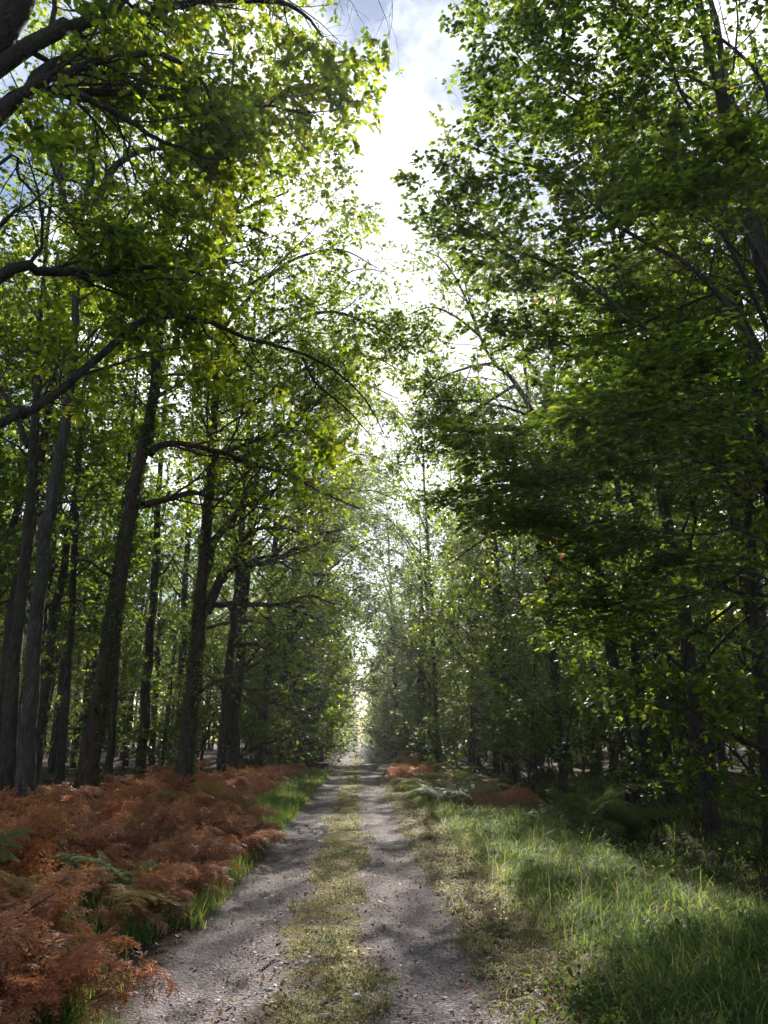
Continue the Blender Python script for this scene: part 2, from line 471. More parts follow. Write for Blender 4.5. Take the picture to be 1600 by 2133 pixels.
def foliage(s, limbs, spec, keep=None):
    """limbs (list of (Q,rd)); spec: list of grow kwargs for each level, then leaves kwargs"""
    rg = s.rg
    n = 16
    P = np.stack([resample(q, r, n)[0] for q, r in limbs]); rd = np.stack([resample(q, r, n)[1] for q, r in limbs])
    for li, sp in enumerate(spec['levels']):
        sp = dict(sp); sides = sp.pop('sides', 4); thr = sp.pop('thr', None)
        kk_ = None
        if li == 0:
            ln = np.linalg.norm(np.diff(P, axis=1), axis=2).sum(1)
            kk_ = rg.random(len(P) * sp['k']) < np.repeat(np.clip(ln / (sp['length'] * 1.8), .2, 1), sp['k'])
        P, rd = grow(P, rd, rg=rg, **sp)
        if kk_ is not None: P, rd = P[kk_], rd[kk_]
        if keep is not None:
            kk = keep(P[:, -1]); P, rd = P[kk], rd[kk]
        if thr is not None:
            kk = clumps(P, thr, rg); P, rd = P[kk], rd[kk]
        if len(P) == 0: return
        tubes(s.w, P - s.base, rd, sides)
    lk = dict(spec['leaves'])
    kf = (lambda q: keep(q + s.base)) if keep is not None else None
    leaves(s.c, P - s.base, rg=rg, keep=kf, **lk)

def px(seq, Y0, Y1=None):
    """pixel polyline -> world points, depth running from Y0 to Y1"""
    Y1 = Y0 if Y1 is None else Y1
    n = len(seq)
    return [at(a, b, Y0 + (Y1 - Y0) * i / max(n - 1, 1)) for i, (a, b) in enumerate(seq)]

keepL = lambda p: corridor(p, .5, 99)
def patchy(p):
    v = np.sin(p[:, 0] * 1.9 + p[:, 2] * 1.3) + np.sin(p[:, 1] * 1.1 - p[:, 2] * 1.7 + 1) + .8 * np.sin(p[:, 2] * 2.9 + p[:, 0] * 2.3 + 2)
    return (v > -1.3) & (p[:, 2] > 8.5)
keepL3 = lambda p: corridor(p, .6, 99) | (patchy(p) & (p[:, 0] < 2.4) & (p[:, 2] < 1.6 + .66 * p[:, 1]))
keepR3 = lambda p: corridor(p, -99, 2.1) | (patchy(p) & (p[:, 0] > .4) & (p[:, 2] < 1.6 + .62 * p[:, 1]))
keepL2 = lambda p: corridor(p, .6, 99) | (patchy(p) & (p[:, 0] < 3.2))
keepR2 = lambda p: corridor(p, -99, 1.8) | (patchy(p) & (p[:, 0] > -.6))     # trees left of the lane stay left
keepR = lambda p: corridor(p, -99, 2.1)     # trees right of the lane stay right
OAK_NEAR = dict(levels=[dict(k=11, tr=(.12, 1), ang=.85, length=1.5, wob=.22, up=.05, bias=(.1, .6, .2), rr=.42, sides=5),
                        dict(k=7, tr=(.15, 1), ang=.8, length=.75, wob=.25, rr=.5, n=4, flat=.3),
                        dict(k=4, tr=(.2, 1), ang=.8, length=.36, wob=.25, rr=.5, n=3, flat=.3, sides=3, thr=-.35)],
                leaves=dict(k=7, size=.098, tmpl=LEAF_OAK, tilt=.38, flat=.55))

# --- near oak at the left edge, its limbs reaching over the track
def near_oak():
    b = np.array([-5.5, 7.0, float(gh(-5.5, 7.0))])
    T = Tree(b, 11)
    tr = [b, (-5.45, 7, 2.2), (-5.25, 7, 4.5), (-5.0, 7, 6.8), (-4.7, 7, 8.2), at(20, 40, 7), at(90, -150, 7.1), at(140, -420, 7.2)]
    T.limb(tr, [.40, .34, .30, .26, .22, .17, .11, .08], 26, 14, keep=False)
    def L(seq, Y0, Y1, r, start=None, n=18):
        p = px(seq, Y0, Y1)
        if start is not None: p = [np.array(start)] + p
        return T.limb(p, [q * .66 for q in r], n)
    L([(90, 80), (160, 50), (240, 8), (300, -60), (360, -160)], 7, 7.6, [.15, .11, .06], (-4.8, 7, 7.8))
    L([(0, 240), (60, 190), (125, 130), (220, 100), (265, 65), (300, 28), (380, 10), (450, 0), (550, 3), (600, 10), (645, 40), (670, 75)], 7, 8.6, [.14, .10, .085, .075, .05, .02], (-5.0, 7, 6.6), 26)
    L([(60, 190), (125, 160), (200, 130), (300, 112), (345, 116), (390, 140), (425, 175), (440, 215), (437, 245)], 7, 7.8, [.1, .075, .055, .03, .015], (-4.95, 7, 6.9), 22)
    L([(30, 200), (90, 195), (150, 192), (250, 192), (325, 200), (400, 215), (435, 245), (465, 250), (500, 235), (560, 220), (625, 235), (700, 230)], 7.1, 8.8, [.10, .075, .065, .05, .03, .012], (-5.0, 7, 6.7), 26)
    L([(150, 180), (190, 210), (260, 245), (310, 280), (350, 300), (390, 310), (430, 330), (480, 330)], 7.1, 7.9, [.07, .05, .03, .012], None, 18)
    L([(560, 220), (590, 190), (630, 175), (680, 178)], 8.5, 9.2, [.03, .01])
    L([(0, 575), (80, 568), (150, 565), (215, 570), (280, 556), (350, 555), (425, 575), (470, 610)], 7.0, 8.2, [.11, .075, .06, .03, .012], (-5.25, 7, 4.4), 22)
    L([(0, 880), (50, 862), (100, 835), (180, 765), (260, 695), (310, 662), (370, 660), (430, 666), (500, 700), (580, 722), (680, 760), (760, 830), (800, 905)], 7.0, 9.0, [.075, .068, .06, .05, .04, .025, .01], (-5.4, 7, 3.0), 28)
    L([(630, 745), (660, 800), (720, 850), (770, 905)], 8.5, 9.0, [.03, .01])
    L([(310, 662), (330, 630), (335, 590), (350, 540), (400, 480)], 7.9, 8.6, [.035, .012])
    L([(0, 340), (40, 370), (80, 412), (130, 460), (200, 520)], 6.6, 7.2, [.03, .01], (-5.1, 7, 5.6))
    L([(0, 470), (40, 440), (80, 412), (110, 380)], 6.5, 7, [.03, .012], (-5.2, 7, 4.6))
    L([(380, 10), (480, -40), (620, -60), (760, -40), (860, 0)], 8, 9.3, [.08, .04, .015])
    L([(450, 0), (560, -90), (700, -140), (840, -130)], 8.2, 9.6, [.06, .03, .015])
    foliage(T, T.limbs, OAK_NEAR, lambda p: corridor(p, 1.2, 99))
    T.finish('oak_tree', 'large near oak at the left edge whose thick dark limbs arch over the track', 'tree', M_BARKD, M_OAK)
near_oak()

HORN = dict(levels=[dict(k=20, tr=(.12, 1), ang=.75, length=1.5, wob=.10, up=.0, rr=.4, sides=4, flat=.6),
                    dict(k=7, tr=(.1, 1), ang=.8, length=.8, wob=.10, rr=.5, n=4, flat=.85),
                    dict(k=5, tr=(.15, 1), ang=.8, length=.38, wob=.12, rr=.5, n=3, flat=.9, sides=3, thr=-.7)],
            leaves=dict(k=8, size=.082, tmpl=LEAF_OVATE, tilt=.28, flat=.85, droop=.12))

def near_hornbeam():
    b = np.array([6.0, 8.6, float(gh(6.0, 8.6))])
    T = Tree(b, 21)
    T.limb([b, (5.95, 8.6, 2.5), (5.7, 8.6, 5), (5.5, 8.7, 8), (5.3, 8.8, 11), (5.2, 8.8, 14)], [.19, .16, .14, .11, .07, .03], 24, 12, keep=False)
    def L(seq, Y0, Y1, r, start=None, n=16):
        p = px(seq, Y0, Y1)
        if start is not None: p = [np.array(start)] + p
        return T.limb(p, [q * .68 for q in r], n, 6)
    L([(1560, 700), (1445, 560), (1375, 520), (1300, 480), (1250, 440), (1190, 385), (1120, 350), (1050, 332), (960, 300)], 8.6, 9.6, [.06, .04, .012], (5.8, 8.6, 4.2))
    L([(1500, 840), (1380, 710), (1285, 640), (1250, 610), (1200, 575), (1120, 540), (1060, 515), (1010, 485), (915, 420)], 8.8, 10.5, [.055, .035, .01], (5.85, 8.6, 3.4))
    L([(1600, 560), (1500, 430), (1420, 325), (1350, 250), (1270, 195), (1215, 150), (1180, 90)], 8.4, 9.2, [.055, .03, .01], (5.7, 8.6, 5.0))
    L([(1600, 400), (1500, 320), (1445, 235), (1410, 175), (1395, 120), (1370, 80), (1335, 40), (1290, 0), (1230, -60)], 8.4, 9.0, [.05, .03, .01], (5.6, 8.6, 6.0))
    L([(1600, 200), (1480, 60), (1380, -60), (1250, -160)], 8.6, 9, [.05, .015], (5.5, 8.6, 7.4))
    L([(1560, 260), (1400, 140), (1270, 50), (1150, -10), (1060, -60)], 8.6, 9.6, [.05, .015], (5.6, 8.6, 6.6))
    L([(1500, 480), (1350, 330), (1230, 230), (1110, 150), (1040, 60)], 9.2, 10.4, [.05, .015], (5.8, 8.6, 5.0))
    L([(1540, 900), (1400, 900), (1270, 930), (1130, 960), (1000, 930)], 9.2, 11.5, [.04, .012], (5.9, 8.6, 3.4))
    L([(1540, 640), (1420, 640), (1300, 690), (1180, 700), (1060, 700)], 9.4, 12, [.045, .012], (5.8, 8.6, 4.0))
    L([(1580, 760), (1450, 775), (1350, 805), (1275, 835), (1200, 855), (1120, 885), (1040, 930)], 8.4, 10.0, [.04, .025, .01], (5.85, 8.6, 3.8))
    L([(1577, 1114), (1472, 1114), (1375, 1108), (1311, 1095), (1255, 1076), (1200, 1060), (1120, 1050)], 8.5, 9.6, [.035, .02, .008], (5.9, 8.6, 2.6))
    L([(1560, 1000), (1440, 960), (1340, 960), (1230, 990), (1120, 1010), (1000, 1040)], 8.8, 11, [.04, .02, .008], (5.9, 8.6, 3.1))
    L([(1590, 1200), (1480, 1230), (1360, 1260), (1240, 1290)], 8.8, 10.4, [.03, .01], (5.95, 8.6, 2.2))
    L([(1600, 900), (1480, 860), (1380, 850), (1290, 870)], 7.6, 7.4, [.03, .01], (5.9, 8.6, 3.0))
    L([(1610, 620), (1530, 520), (1480, 470), (1400, 430)], 7.8, 7.4, [.03, .01], (5.8, 8.6, 4.4))
    foliage(T, T.limbs, HORN, lambda p: corridor(p, -99, .9))
    T.finish('hornbeam_tree', 'near hornbeam at the right edge with flat leafy sprays rising towards the sky gap', 'tree', M_BARKH, M_HORN)
near_hornbeam()

# --- mid trees drawn from the photo
def MID(k0=9, length=2.6, leafk=9, size=.096, flat=.4, thr=-.55, tilt=.4, tm=LEAF_SIMPLE):
    return dict(levels=[dict(k=k0, tr=(.15, 1), ang=.85, length=length, wob=.16, up=.1, rr=.45, sides=5, flat=flat, bias=(0, .35, .05)),
                        dict(k=6, tr=(.15, 1), ang=.8, length=1.25, wob=.2, rr=.5, n=4, flat=flat),
                        dict(k=5, tr=(.15, 1), ang=.8, length=.6, wob=.2, rr=.5, n=3, flat=flat, sides=3, thr=thr)],
                leaves=dict(k=leafk, size=size, tmpl=tm, tilt=tilt, flat=.5))

def auto_limbs(T, trunkQ, rd, n, tr, length, up=.35, ang=1.0, bias=None, r=.32, n2=9):
    P, q = grow(trunkQ[None], rd[None], n, tr, ang, length, T.rg, n=n2, up=up, wob=.14, rr=r, tip=.2, bias=bias, lenfall=.45)
    tubes(T.w, P - T.base, q, 6)
    for a, b in zip(P, q): T.limbs.append((a, b))

def mid_tree(seed, name, label, seq, Y, radii, limbs=(), nauto=10, autotr=(.55, 1), autolen=4.0, bark=M_BARK, leafm=M_OAK,
             keep=None, bias=None, extend=6.0, spec=None, ivy=False, up=.35, extra_top=()):
    p = px(seq, Y)
    base = p[0].copy(); base[2] = float(gh(base[0], base[1]))
    p[0] = base - np.array([0, 0, .25])
    d = p[-1] - p[-2]; d = d / np.linalg.norm(d)
    top = p[-1] + d * extend * .5 + np.array([0, 0, extend * .5])
    pts = p + [top]
    T = Tree(base, seed)
    rr = list(radii) + [radii[-1] * .35]
    # root flare
    Q, rd = resample(np.array(pts), np.interp(np.linspace(0, 1, len(pts)), np.linspace(0, 1, len(rr)), rr), 34)
    hz = Q[:, 2] - base[2]
    rd = rd * (1 + .45 * np.exp(-np.maximum(hz, 0) / .35))
    rd = rd * .54
    Q = Q + T.rg.normal(0, .012, Q.shape)
    trunk_ridged(T, Q, rd)
    for (sq, Y1, r) in limbs:
        pp = px(sq, Y, Y1)
        T.limb(pp, r, 18, 7)
    for (sq, Y1, r) in extra_top:
        pp = px(sq, Y, Y1)
        T.limb(pp, r, 14, 8)
    if nauto: auto_limbs(T, Q, rd, nauto, autotr, autolen, up=up, bias=bias)
    foliage(T, T.limbs, spec or MID(), keep)
    e = T.finish(name, label, 'tree', bark, leafm)
    if ivy:
        g = Geo()
        n = 2600
        t = T.rg.uniform(0.02, .62, n) ** .9 * 33
        i = t.astype(int); u = (t - i)[:, None]
        c = Q[i] * (1 - u) + Q[i + 1] * u; rr_ = rd[i] * (1 - u[:, 0]) + rd[i + 1] * u[:, 0]
        a = T.rg.uniform(0, 2 * np.pi, n)
        mask = np.sin(a * 2 + t * .6) + .7 * np.sin(t * 1.7) > -.2
        o = np.stack([np.cos(a), np.sin(a), np.zeros(n)], 1)
        c = (c + o * (rr_[:, None] * 1.02) - T.base)[mask]; o = o[mask]
        twg = np.stack([c, c + o * .05 + np.array([0, 0, .03])], 1)
        leaves(g, twg, 3, .055, LEAF_OVATE, T.rg, tilt=.9, flat=.1, droop=.5)
        g.obj('ivy', M_WEED, e)
    return e

def trunk_ridged(T, Q, rd, ns=36, nr=150):
    P, r = resample(Q, rd, nr)
    Tn = norm(np.gradient(P, axis=0)); U = norm(np.cross(Tn, [0, 1, 0.])); W = np.cross(Tn, U)
    a = np.linspace(0, 2 * np.pi, ns, endpoint=False)[None, :]
    L = np.concatenate([[0], np.cumsum(np.linalg.norm(np.diff(P, axis=0), axis=1))])[:, None]
    ph = T.rg.uniform(0, 6, 8)
    tw = a + .25 * np.sin(L * 1.3 + ph[0])
    d = .030 * np.sin(9 * tw + 1.5 * np.sin(L * 3 + ph[1]) + ph[2]) + .022 * np.sin(14 * tw + 2 * np.sin(L * 4.3 + ph[3])) + .05 * np.sin(2 * tw + L * .8 + ph[4]) + .03 * np.sin(3 * tw - L * 1.7 + ph[5])
    d = d + T.rg.normal(0, .018, d.shape)
    root = np.exp(-np.maximum(L, 0) / .45) * (.22 + .22 * np.sin(5 * a + ph[6]) + .12 * np.sin(8 * a + ph[7]))
    rr = r[:, None] * (1 + d + root)
    V = P[:, None] + rr[..., None] * (np.cos(a)[..., None] * U[:, None] + np.sin(a)[..., None] * W[:, None]) - T.base
    i = (np.arange(nr - 1) * ns)[:, None]; j = np.arange(ns)[None]; k = (j + 1) % ns
    T.w.add(V.reshape(-1, 3), np.stack([i + j, i + k, i + ns + k, i + ns + j], -1).reshape(-1, 4))

BL = (.35, -.1, .05)
mid_tree(31, 'oak_tree', 'dark oak trunk at the far left edge behind the pale grey trunk',
         [(8, 1690), (30, 1400), (50, 1200), (64, 1050), (72, 900), (78, 780), (85, 640)], 16, [.30, .24, .21, .18, .15, .11], 
         limbs=[([(60, 930), (40, 880), (15, 830), (-20, 780)], 16, [.08, .04])], nauto=11, autotr=(.6, 1), keep=keepL)
mid_tree(32, 'oak_tree', 'tall pale grey barked oak at far left, forking into three high stems',
         [(48, 1690), (62, 1480), (75, 1300), (92, 1130), (115, 1000), (138, 870), (155, 720), (160, 600), (172, 480)], 13.5, [.29, .24, .21, .20, .18, .155, .13, .12],
         limbs=[([(170, 490), (135, 420), (125, 330), (140, 250), (160, 160), (170, 60)], 13.5, [.09, .06, .03]),
                ([(172, 480), (190, 380), (200, 290), (215, 180)], 13.8, [.08, .05, .03]),
                ([(172, 480), (200, 420), (240, 345), (300, 312), (370, 305), (420, 270)], 13.2, [.10, .07, .03]),
                ([(190, 540), (230, 490), (260, 455), (300, 400)], 12.8, [.05, .02])],
         nauto=11, autotr=(.5, 1), autolen=3.6, bark=M_BARKG, keep=keepL, extend=5)
mid_tree(33, 'oak_tree', 'thick leaning ivy flecked oak at left with two limbs reaching right',
         [(172, 1720), (190, 1560), (215, 1420), (240, 1250), (270, 1060), (300, 930), (316, 850), (332, 700), (345, 540), (350, 400), (385, 290)], 14.2,
         [.34, .30, .27, .25, .235, .21, .19, .15, .12, .09],
         limbs=[([(312, 945), (335, 928), (370, 924), (440, 936), (500, 955), (600, 990), (680, 1030), (750, 1060)], 15.5, [.085, .055, .04, .02]),
                ([(298, 1052), (330, 1046), (360, 1038), (400, 1026), (470, 1045), (560, 1060)], 15.2, [.07, .05, .02]),
                ([(330, 700), (380, 560), (430, 510), (500, 470), (560, 490)], 14.5, [.08, .03]),
                ([(345, 540), (400, 520), (470, 470), (500, 440), (600, 400)], 14, [.07, .02]),
                ([(232, 1200), (215, 1190), (185, 1170), (150, 1165)], 13.6, [.04, .015])],
         nauto=15, autotr=(.5, 1), autolen=5.0, bark=M_BARKB, keep=keepL, ivy=True, extend=9, bias=(.3, 0, 0))
mid_tree(34, 'oak_tree', 'dark ivy clad oak beside the left ferns, forked low with limbs curving over the track',
         [(382, 1620), (395, 1500), (405, 1390), (418, 1260), (430, 1100), (440, 960), (450, 820), (455, 700)], 19.5, [.40, .34, .30, .26, .2, .15],
         limbs=[([(430, 1275), (448, 1230), (475, 1190), (510, 1178), (560, 1172), (605, 1150), (650, 1118), (720, 1100)], 20.5, [.14, .10, .07, .03]),
                ([(425, 1200), (440, 1150), (460, 1110), (495, 1070), (520, 1045), (580, 1020), (620, 1040)], 20, [.12, .08, .03]),
                ([(475, 1190), (500, 1135), (530, 1105), (590, 1100), (650, 1120), (700, 1130)], 21, [.07, .03]),
                ([(432, 1262), (470, 1258), (540, 1260), (600, 1258), (640, 1240), (700, 1260)], 20.5, [.09, .06, .02]),
                ([(430, 1310), (470, 1298), (520, 1292), (540, 1300)], 19, [.05, .02]),
                ([(410, 1445), (440, 1425), (475, 1415), (520, 1438), (570, 1462), (625, 1485)], 19, [.06, .04, .02]),
                ([(440, 960), (500, 930), (580, 900), (680, 900)], 20, [.08, .02]),
                 ([(445, 820), (560, 700), (680, 650), (780, 680), (860, 740)], 20, [.08, .05, .015]),
                 ([(450, 700), (580, 560), (700, 520), (790, 560)], 19, [.07, .04, .012])],
         nauto=16, autotr=(.5, 1), autolen=6.0, bark=M_BARKB, keep=keepL3, ivy=True, up=.4, bias=(.35, 0, 0), extend=13)
mid_tree(35, 'oak_tree', 'slimmer oak with mossy trunk behind the forked ivy clad oak',
         [(462, 1600), (472, 1450), (482, 1350), (495, 1220), (505, 1100), (515, 960), (520, 850)], 26, [.30, .25, .22, .18, .12],
         limbs=[([(485, 1345), (530, 1342), (580, 1362), (620, 1385), (660, 1400)], 27, [.07, .05, .02]),
                ([(500, 1180), (560, 1160), (620, 1190), (700, 1200)], 28, [.08, .03]),
                 ([(515, 960), (640, 850), (740, 800), (830, 830)], 26, [.08, .05, .015]),
                 ([(520, 850), (650, 760), (760, 740), (850, 780)], 25, [.07, .04, .012])],
         nauto=18, autotr=(.4, 1), autolen=6.0, keep=keepL2, bias=(.4, 0, 0), spec=MID(size=.115), extend=13)
mid_tree(36, 'forest_tree', 'straight slim trunk standing behind and between the two leftmost leaning oaks',
         [(122, 1640), (140, 1430), (152, 1250), (160, 1050), (170, 880)], 23, [.22, .19, .16, .12], nauto=12, autotr=(.55, 1), keep=keepL, spec=MID(size=.115))
mid_tree(37, 'forest_tree', 'slim dark trunk just right of the thick leaning oak',
         [(228, 1625), (238, 1450), (250, 1250), (262, 1060), (275, 900)], 25, [.22, .19, .16, .12], nauto=12, autotr=(.55, 1), keep=keepL, spec=MID(size=.115))
# right-hand side
mid_tree(41, 'oak_tree', 'leaning oak on the right whose trunk slants left up through the leaves',
         [(1325, 1665), (1300, 1520), (1280, 1400), (1262, 1290), (1225, 1130), (1180, 990), (1125, 890), (1075, 800), (1030, 755), (1000, 700)], 21,
         [.34, .29, .26, .24, .22, .18, .15, .11, .08],
         limbs=[([(1110, 870), (1060, 850), (980, 835), (920, 835)], 21, [.05, .02]),
                ([(1125, 890), (1150, 780), (1160, 680), (1165, 600)], 21.5, [.1, .05]),
                ([(1000, 700), (950, 660), (900, 640), (850, 655)], 21, [.05, .012]),
                ([(1030, 755), (960, 770), (900, 800), (850, 860)], 21, [.05, .012]),
                ([(1075, 800), (1000, 850), (930, 900), (870, 960)], 21, [.05, .012]),
                ([(1000, 700), (960, 600), (920, 540), (870, 520)], 21, [.05, .012]),
                ([(1180, 990), (1100, 1000), (1000, 1010), (920, 1060)], 22, [.06, .02]),
                ([(1225, 1130), (1130, 1110), (1020, 1120), (930, 1180)], 22, [.06, .02])],
         nauto=16, autotr=(.3, 1), autolen=4.2, bark=M_BARK, keep=keepR3, extend=2.5, spec=MID(size=.105, thr=-.2), bias=(-.1, -.1, .1))
mid_tree(42, 'forest_tree', 'slimmer dark trunk right of the leaning oak in the shaded wood',
         [(1398, 1650), (1385, 1500), (1370, 1380), (1345, 1230), (1320, 1050), (1300, 850)], 22, [.22, .18, .16, .13], nauto=16, autotr=(.3, 1), leafm=M_HORN, bark=M_BARKH, keep=keepR, spec=MID(size=.105, flat=.6, tilt=.35))
mid_tree(43, 'forest_tree', 'thick dark trunk near the right edge seen through hornbeam leaves',
         [(1600, 1760), (1580, 1400), (1562, 1120), (1556, 980), (1540, 700), (1520, 400)], 13, [.15, .12, .11, .09], nauto=16, autotr=(.2, 1), leafm=M_HORN, bark=M_BARK, keep=keepR, spec=MID(size=.11, flat=.6, tilt=.35))

# --- prototypes for the wood behind
def proto_tree(seed, H, r0, crown_from, spread, size, nl, thr, flat=.3, k=(7, 5, 4), leafk=6, tilt=.5):
    T = Tree((0, 0, 0), seed); rg = T.rg
    lean = rg.normal(0, .5, 2)
    tr = np.array([(0, 0, -.3), (0, 0, .8), (lean[0] * .3, lean[1] * .3, H * .35), (lean[0] * .7, lean[1] * .7, H * .65), (lean[0], lean[1], H)])
    Q, rd = resample(tr, [r0 * 1.35, r0, r0 * .8, r0 * .5, r0 * .08], 26)
    Q = Q + rg.normal(0, .03, Q.shape)
    tubes(T.w, Q[None], rd[None], 9, .03, rg)
    auto_limbs(T, Q, rd, nl, (crown_from, .98), spread, up=.3, ang=1.1, n2=8)
    foliage(T, T.limbs, dict(levels=[dict(k=k[0], tr=(.2, 1), ang=.85, length=spread * .5, wob=.16, up=.08, rr=.45, sides=4, flat=flat),
                                    dict(k=k[1], tr=(.15, 1), ang=.8, length=spread * .26, wob=.2, rr=.5, n=4, flat=flat, sides=3),
                                    dict(k=k[2], tr=(.15, 1), ang=.8, length=spread * .13, wob=.2, rr=.5, n=3, flat=flat, sides=3, thr=thr)],
                            leaves=dict(k=leafk, size=size, tmpl=LEAF_SIMPLE, tilt=tilt, flat=.5)))
    return T.w.mesh('trunk', M_BARK if seed % 2 else M_BARKH, True), T.c.mesh('crown', M_FAR)
TALL = [proto_tree(101, 19, .24, .42, 4.6, .17, 16, -.7), proto_tree(102, 21, .2, .5, 4.0, .17, 16, -.7),
        proto_tree(103, 17, .17, .35, 4.2, .17, 17, -.7), proto_tree(104, 20, .26, .45, 5.0, .18, 16, -.2)]
EDGE = [proto_tree(111, 17, .22, .12, 3.8, .16, 24, -1.3, .5, tilt=.35), proto_tree(112, 15, .18, .10, 3.5, .16, 24, -1.3, .6, tilt=.35), proto_tree(113, 18, .24, .16, 3.9, .16, 24, -1.2, .4, tilt=.35)]
LOW = [proto_tree(121, 5.5, .05, .15, 2.3, .11, 14, -1.0, .85, (5, 4, 4), 5, .3), proto_tree(122, 4.0, .04, .1, 2.0, .10, 13, -1.0, .85, (5, 4, 4), 5, .3),
       proto_tree(123, 7.5, .07, .2, 2.6, .12, 16, -1.0, .8, (5, 4, 4), 5, .3)]

def place(proto, x, y, rz, sc, name, label, cat, group, tilt=(0, 0)):
    e = empty(name, (x, y, float(gh(x, y)) - .03), rz, sc)
    e.rotation_euler = (tilt[0], tilt[1], rz)
    tag(e, label, cat, group)
    link('trunk', proto[0], e); link('crown', proto[1], e)
    return e

prng = np.random.default_rng(5)
taken = []
for (x_, y_) in [(-5.5, 7), (6, 8.6)]: taken.append((x_, y_))
for o in list(COL.objects):
    if o.parent is None and o.get('category') == 'tree': taken.append((o.location.x, o.location.y))
def free(x, y, d):
    return all((x - a) ** 2 + (y - b) ** 2 > d * d for a, b in taken)
def inview(x, y, m=3.5):
    if y < 1: return False
    c = (x - CAM[0]) / y - math.tan(YAW)
    return abs(c) * y < .5 * y * 1.02 + m

NT = 0
# rows along the verge, closing in over the lane with distance
for side in (-1, 1):
    y = 52 if side < 0 else 52
    while y < 215:
        x = side * (prng.uniform(4.2, 5.6) if y < 26 else (prng.uniform(3.3, 4.2) if y > 75 else prng.uniform(3.4, 4.6))) + (.5 if side > 0 else 0)
        if side > 0 and y < 26: x += .8
        if free(x, y, 2.2) and not (side > 0 and 34 < y < 43):
            p = EDGE[prng.integers(3)]
            sc_ = prng.uniform(.95, 1.2) if side < 0 or y > 75 else prng.uniform(.86, 1.04)
            place(p, x, y, prng.uniform(0, 6.28), sc_, 'verge_tree',
                  'leafy tree in the row along the left verge of the track' if side < 0 else 'leafy tree in the row along the right verge of the track',
                  'tree', 'trees lining the left verge' if side < 0 else 'trees lining the right verge', (0, -side * prng.uniform(0, .05)))
            taken.append((x, y)); NT += 1
        y += prng.uniform(3.8, 5.5) * (1 + max(0, y - 60) / 60)
for x, y in [(7.5, 12.6), (8.9, 16.5), (7.6, 20.5)]:
    place(EDGE[prng.integers(3)], x, y, prng.uniform(0, 6.28), .8, 'verge_tree', 'leafy tree in the row along the right verge of the track', 'tree', 'trees lining the right verge')
    taken.append((x, y))
def side_tree(x, y, seed, H, label, r0=.22, low=.15, nl=22, spread=4.4, keep=None, leafm=M_FAR, size=.12, thr=.05, arch=0):
    T = Tree((x, y, float(gh(x, y))), seed); rg = T.rg; b = T.base; sgn = -np.sign(x)
    ln = rg.uniform(.4, 1.4) * sgn
    Q, rd = resample(np.array([b + (0, 0, -.3), b + (0, 0, .8), b + (ln * .2, 0, H * .35), b + (ln * .6, 0, H * .65), b + (ln, 0, H)]), [r0 * 1.1, r0 * .9, r0 * .75, r0 * .5, r0 * .1], 30)
    Q = Q + rg.normal(0, .03, Q.shape)
    trunk_ridged(T, Q, rd, 16, 60)
    auto_limbs(T, Q, rd, nl, (low, .98), spread, up=.3, ang=1.1, n2=8, bias=(sgn * (.5 if y > 24 else .25), -.1, 0))
    for q in range(arch):                     # boughs that arch right over the lane
        h0 = H * rg.uniform(.4, .9); t0 = int(h0 / H * 29)
        A = Q[t0]; E = np.array([rg.uniform(.2, 2.2) if sgn > 0 else rg.uniform(-.3, 1.6), y + rg.normal(0, 3), A[2] + rg.uniform(2, 4.5)])
        M1 = A + (E - A) * .35 + np.array([0, 0, 1.2]); M2 = A + (E - A) * .7 + np.array([0, 0, 1.4])
        T.limb([A, M1, M2, E], [.07, .05, .035, .012], 16, 6)
    foliage(T, T.limbs, dict(levels=[dict(k=7, tr=(.2, 1), ang=.85, length=spread * .45, wob=.14, up=.08, rr=.45, sides=4, flat=.5),
                                    dict(k=5, tr=(.15, 1), ang=.8, length=spread * .25, wob=.16, rr=.5, n=4, flat=.5, sides=3),
                                    dict(k=5, tr=(.15, 1), ang=.8, length=spread * .13, wob=.16, rr=.5, n=3, flat=.5, sides=3, thr=thr)],
                            leaves=dict(k=8, size=size, tmpl=LEAF_SIMPLE, tilt=.4, flat=.6)), keep)
    T.finish('verge_tree', label, 'tree', M_BARK, leafm); taken.append((x, y))
for x, y, H, lab in [(-4.6, 31, 22, 'tall leafy tree on the left verge, next beyond the slim mossy oak'), (-4.2, 37, 21, 'tall leafy tree on the left verge, second beyond the slim mossy oak'), (-4.0, 44, 24, 'tall leafy tree on the left verge, third beyond the slim mossy oak')]:
    side_tree(x, y, 300 + int(y), H, lab, keep=keepL2, thr=(-1.0, 8., .1), arch=4 if y < 40 else 9, spread=5.5, low=.12 if y > 30 else .4)
for x, y, H, lab in [(8.2, 12.2, 21, 'tall leafy tree beyond the right edge whose crown fills the upper right corner'), (6.9, 15.5, 18, 'leafy tree behind the near hornbeam whose crown fills the right canopy'), (6.8, 26, 20, 'leafy tree on the right verge, next beyond the leaning oak'), (6.2, 31.5, 19, 'leafy tree on the right verge, second beyond the leaning oak'), (4.8, 47, 25, 'leafy tree on the right verge, third beyond the leaning oak')]:
    side_tree(x, y, 330 + int(y), H, lab, keep=keepR2 if y > 28 else keepR, arch=0 if y < 40 else 8, spread=5.5, low=.12 if y > 20 else .3, thr=(-1.2, 9.0, .6) if 24 < y < 40 else -.6 if y < 20 else (-1.2, 9., 0), leafm=M_HORN if y < 20 else M_FAR, r0=.16)
keep0 = lambda p: ~((p[:, 2] < 3.6 + .02 * p[:, 1]) & (np.abs(p[:, 0]) < 1.9))
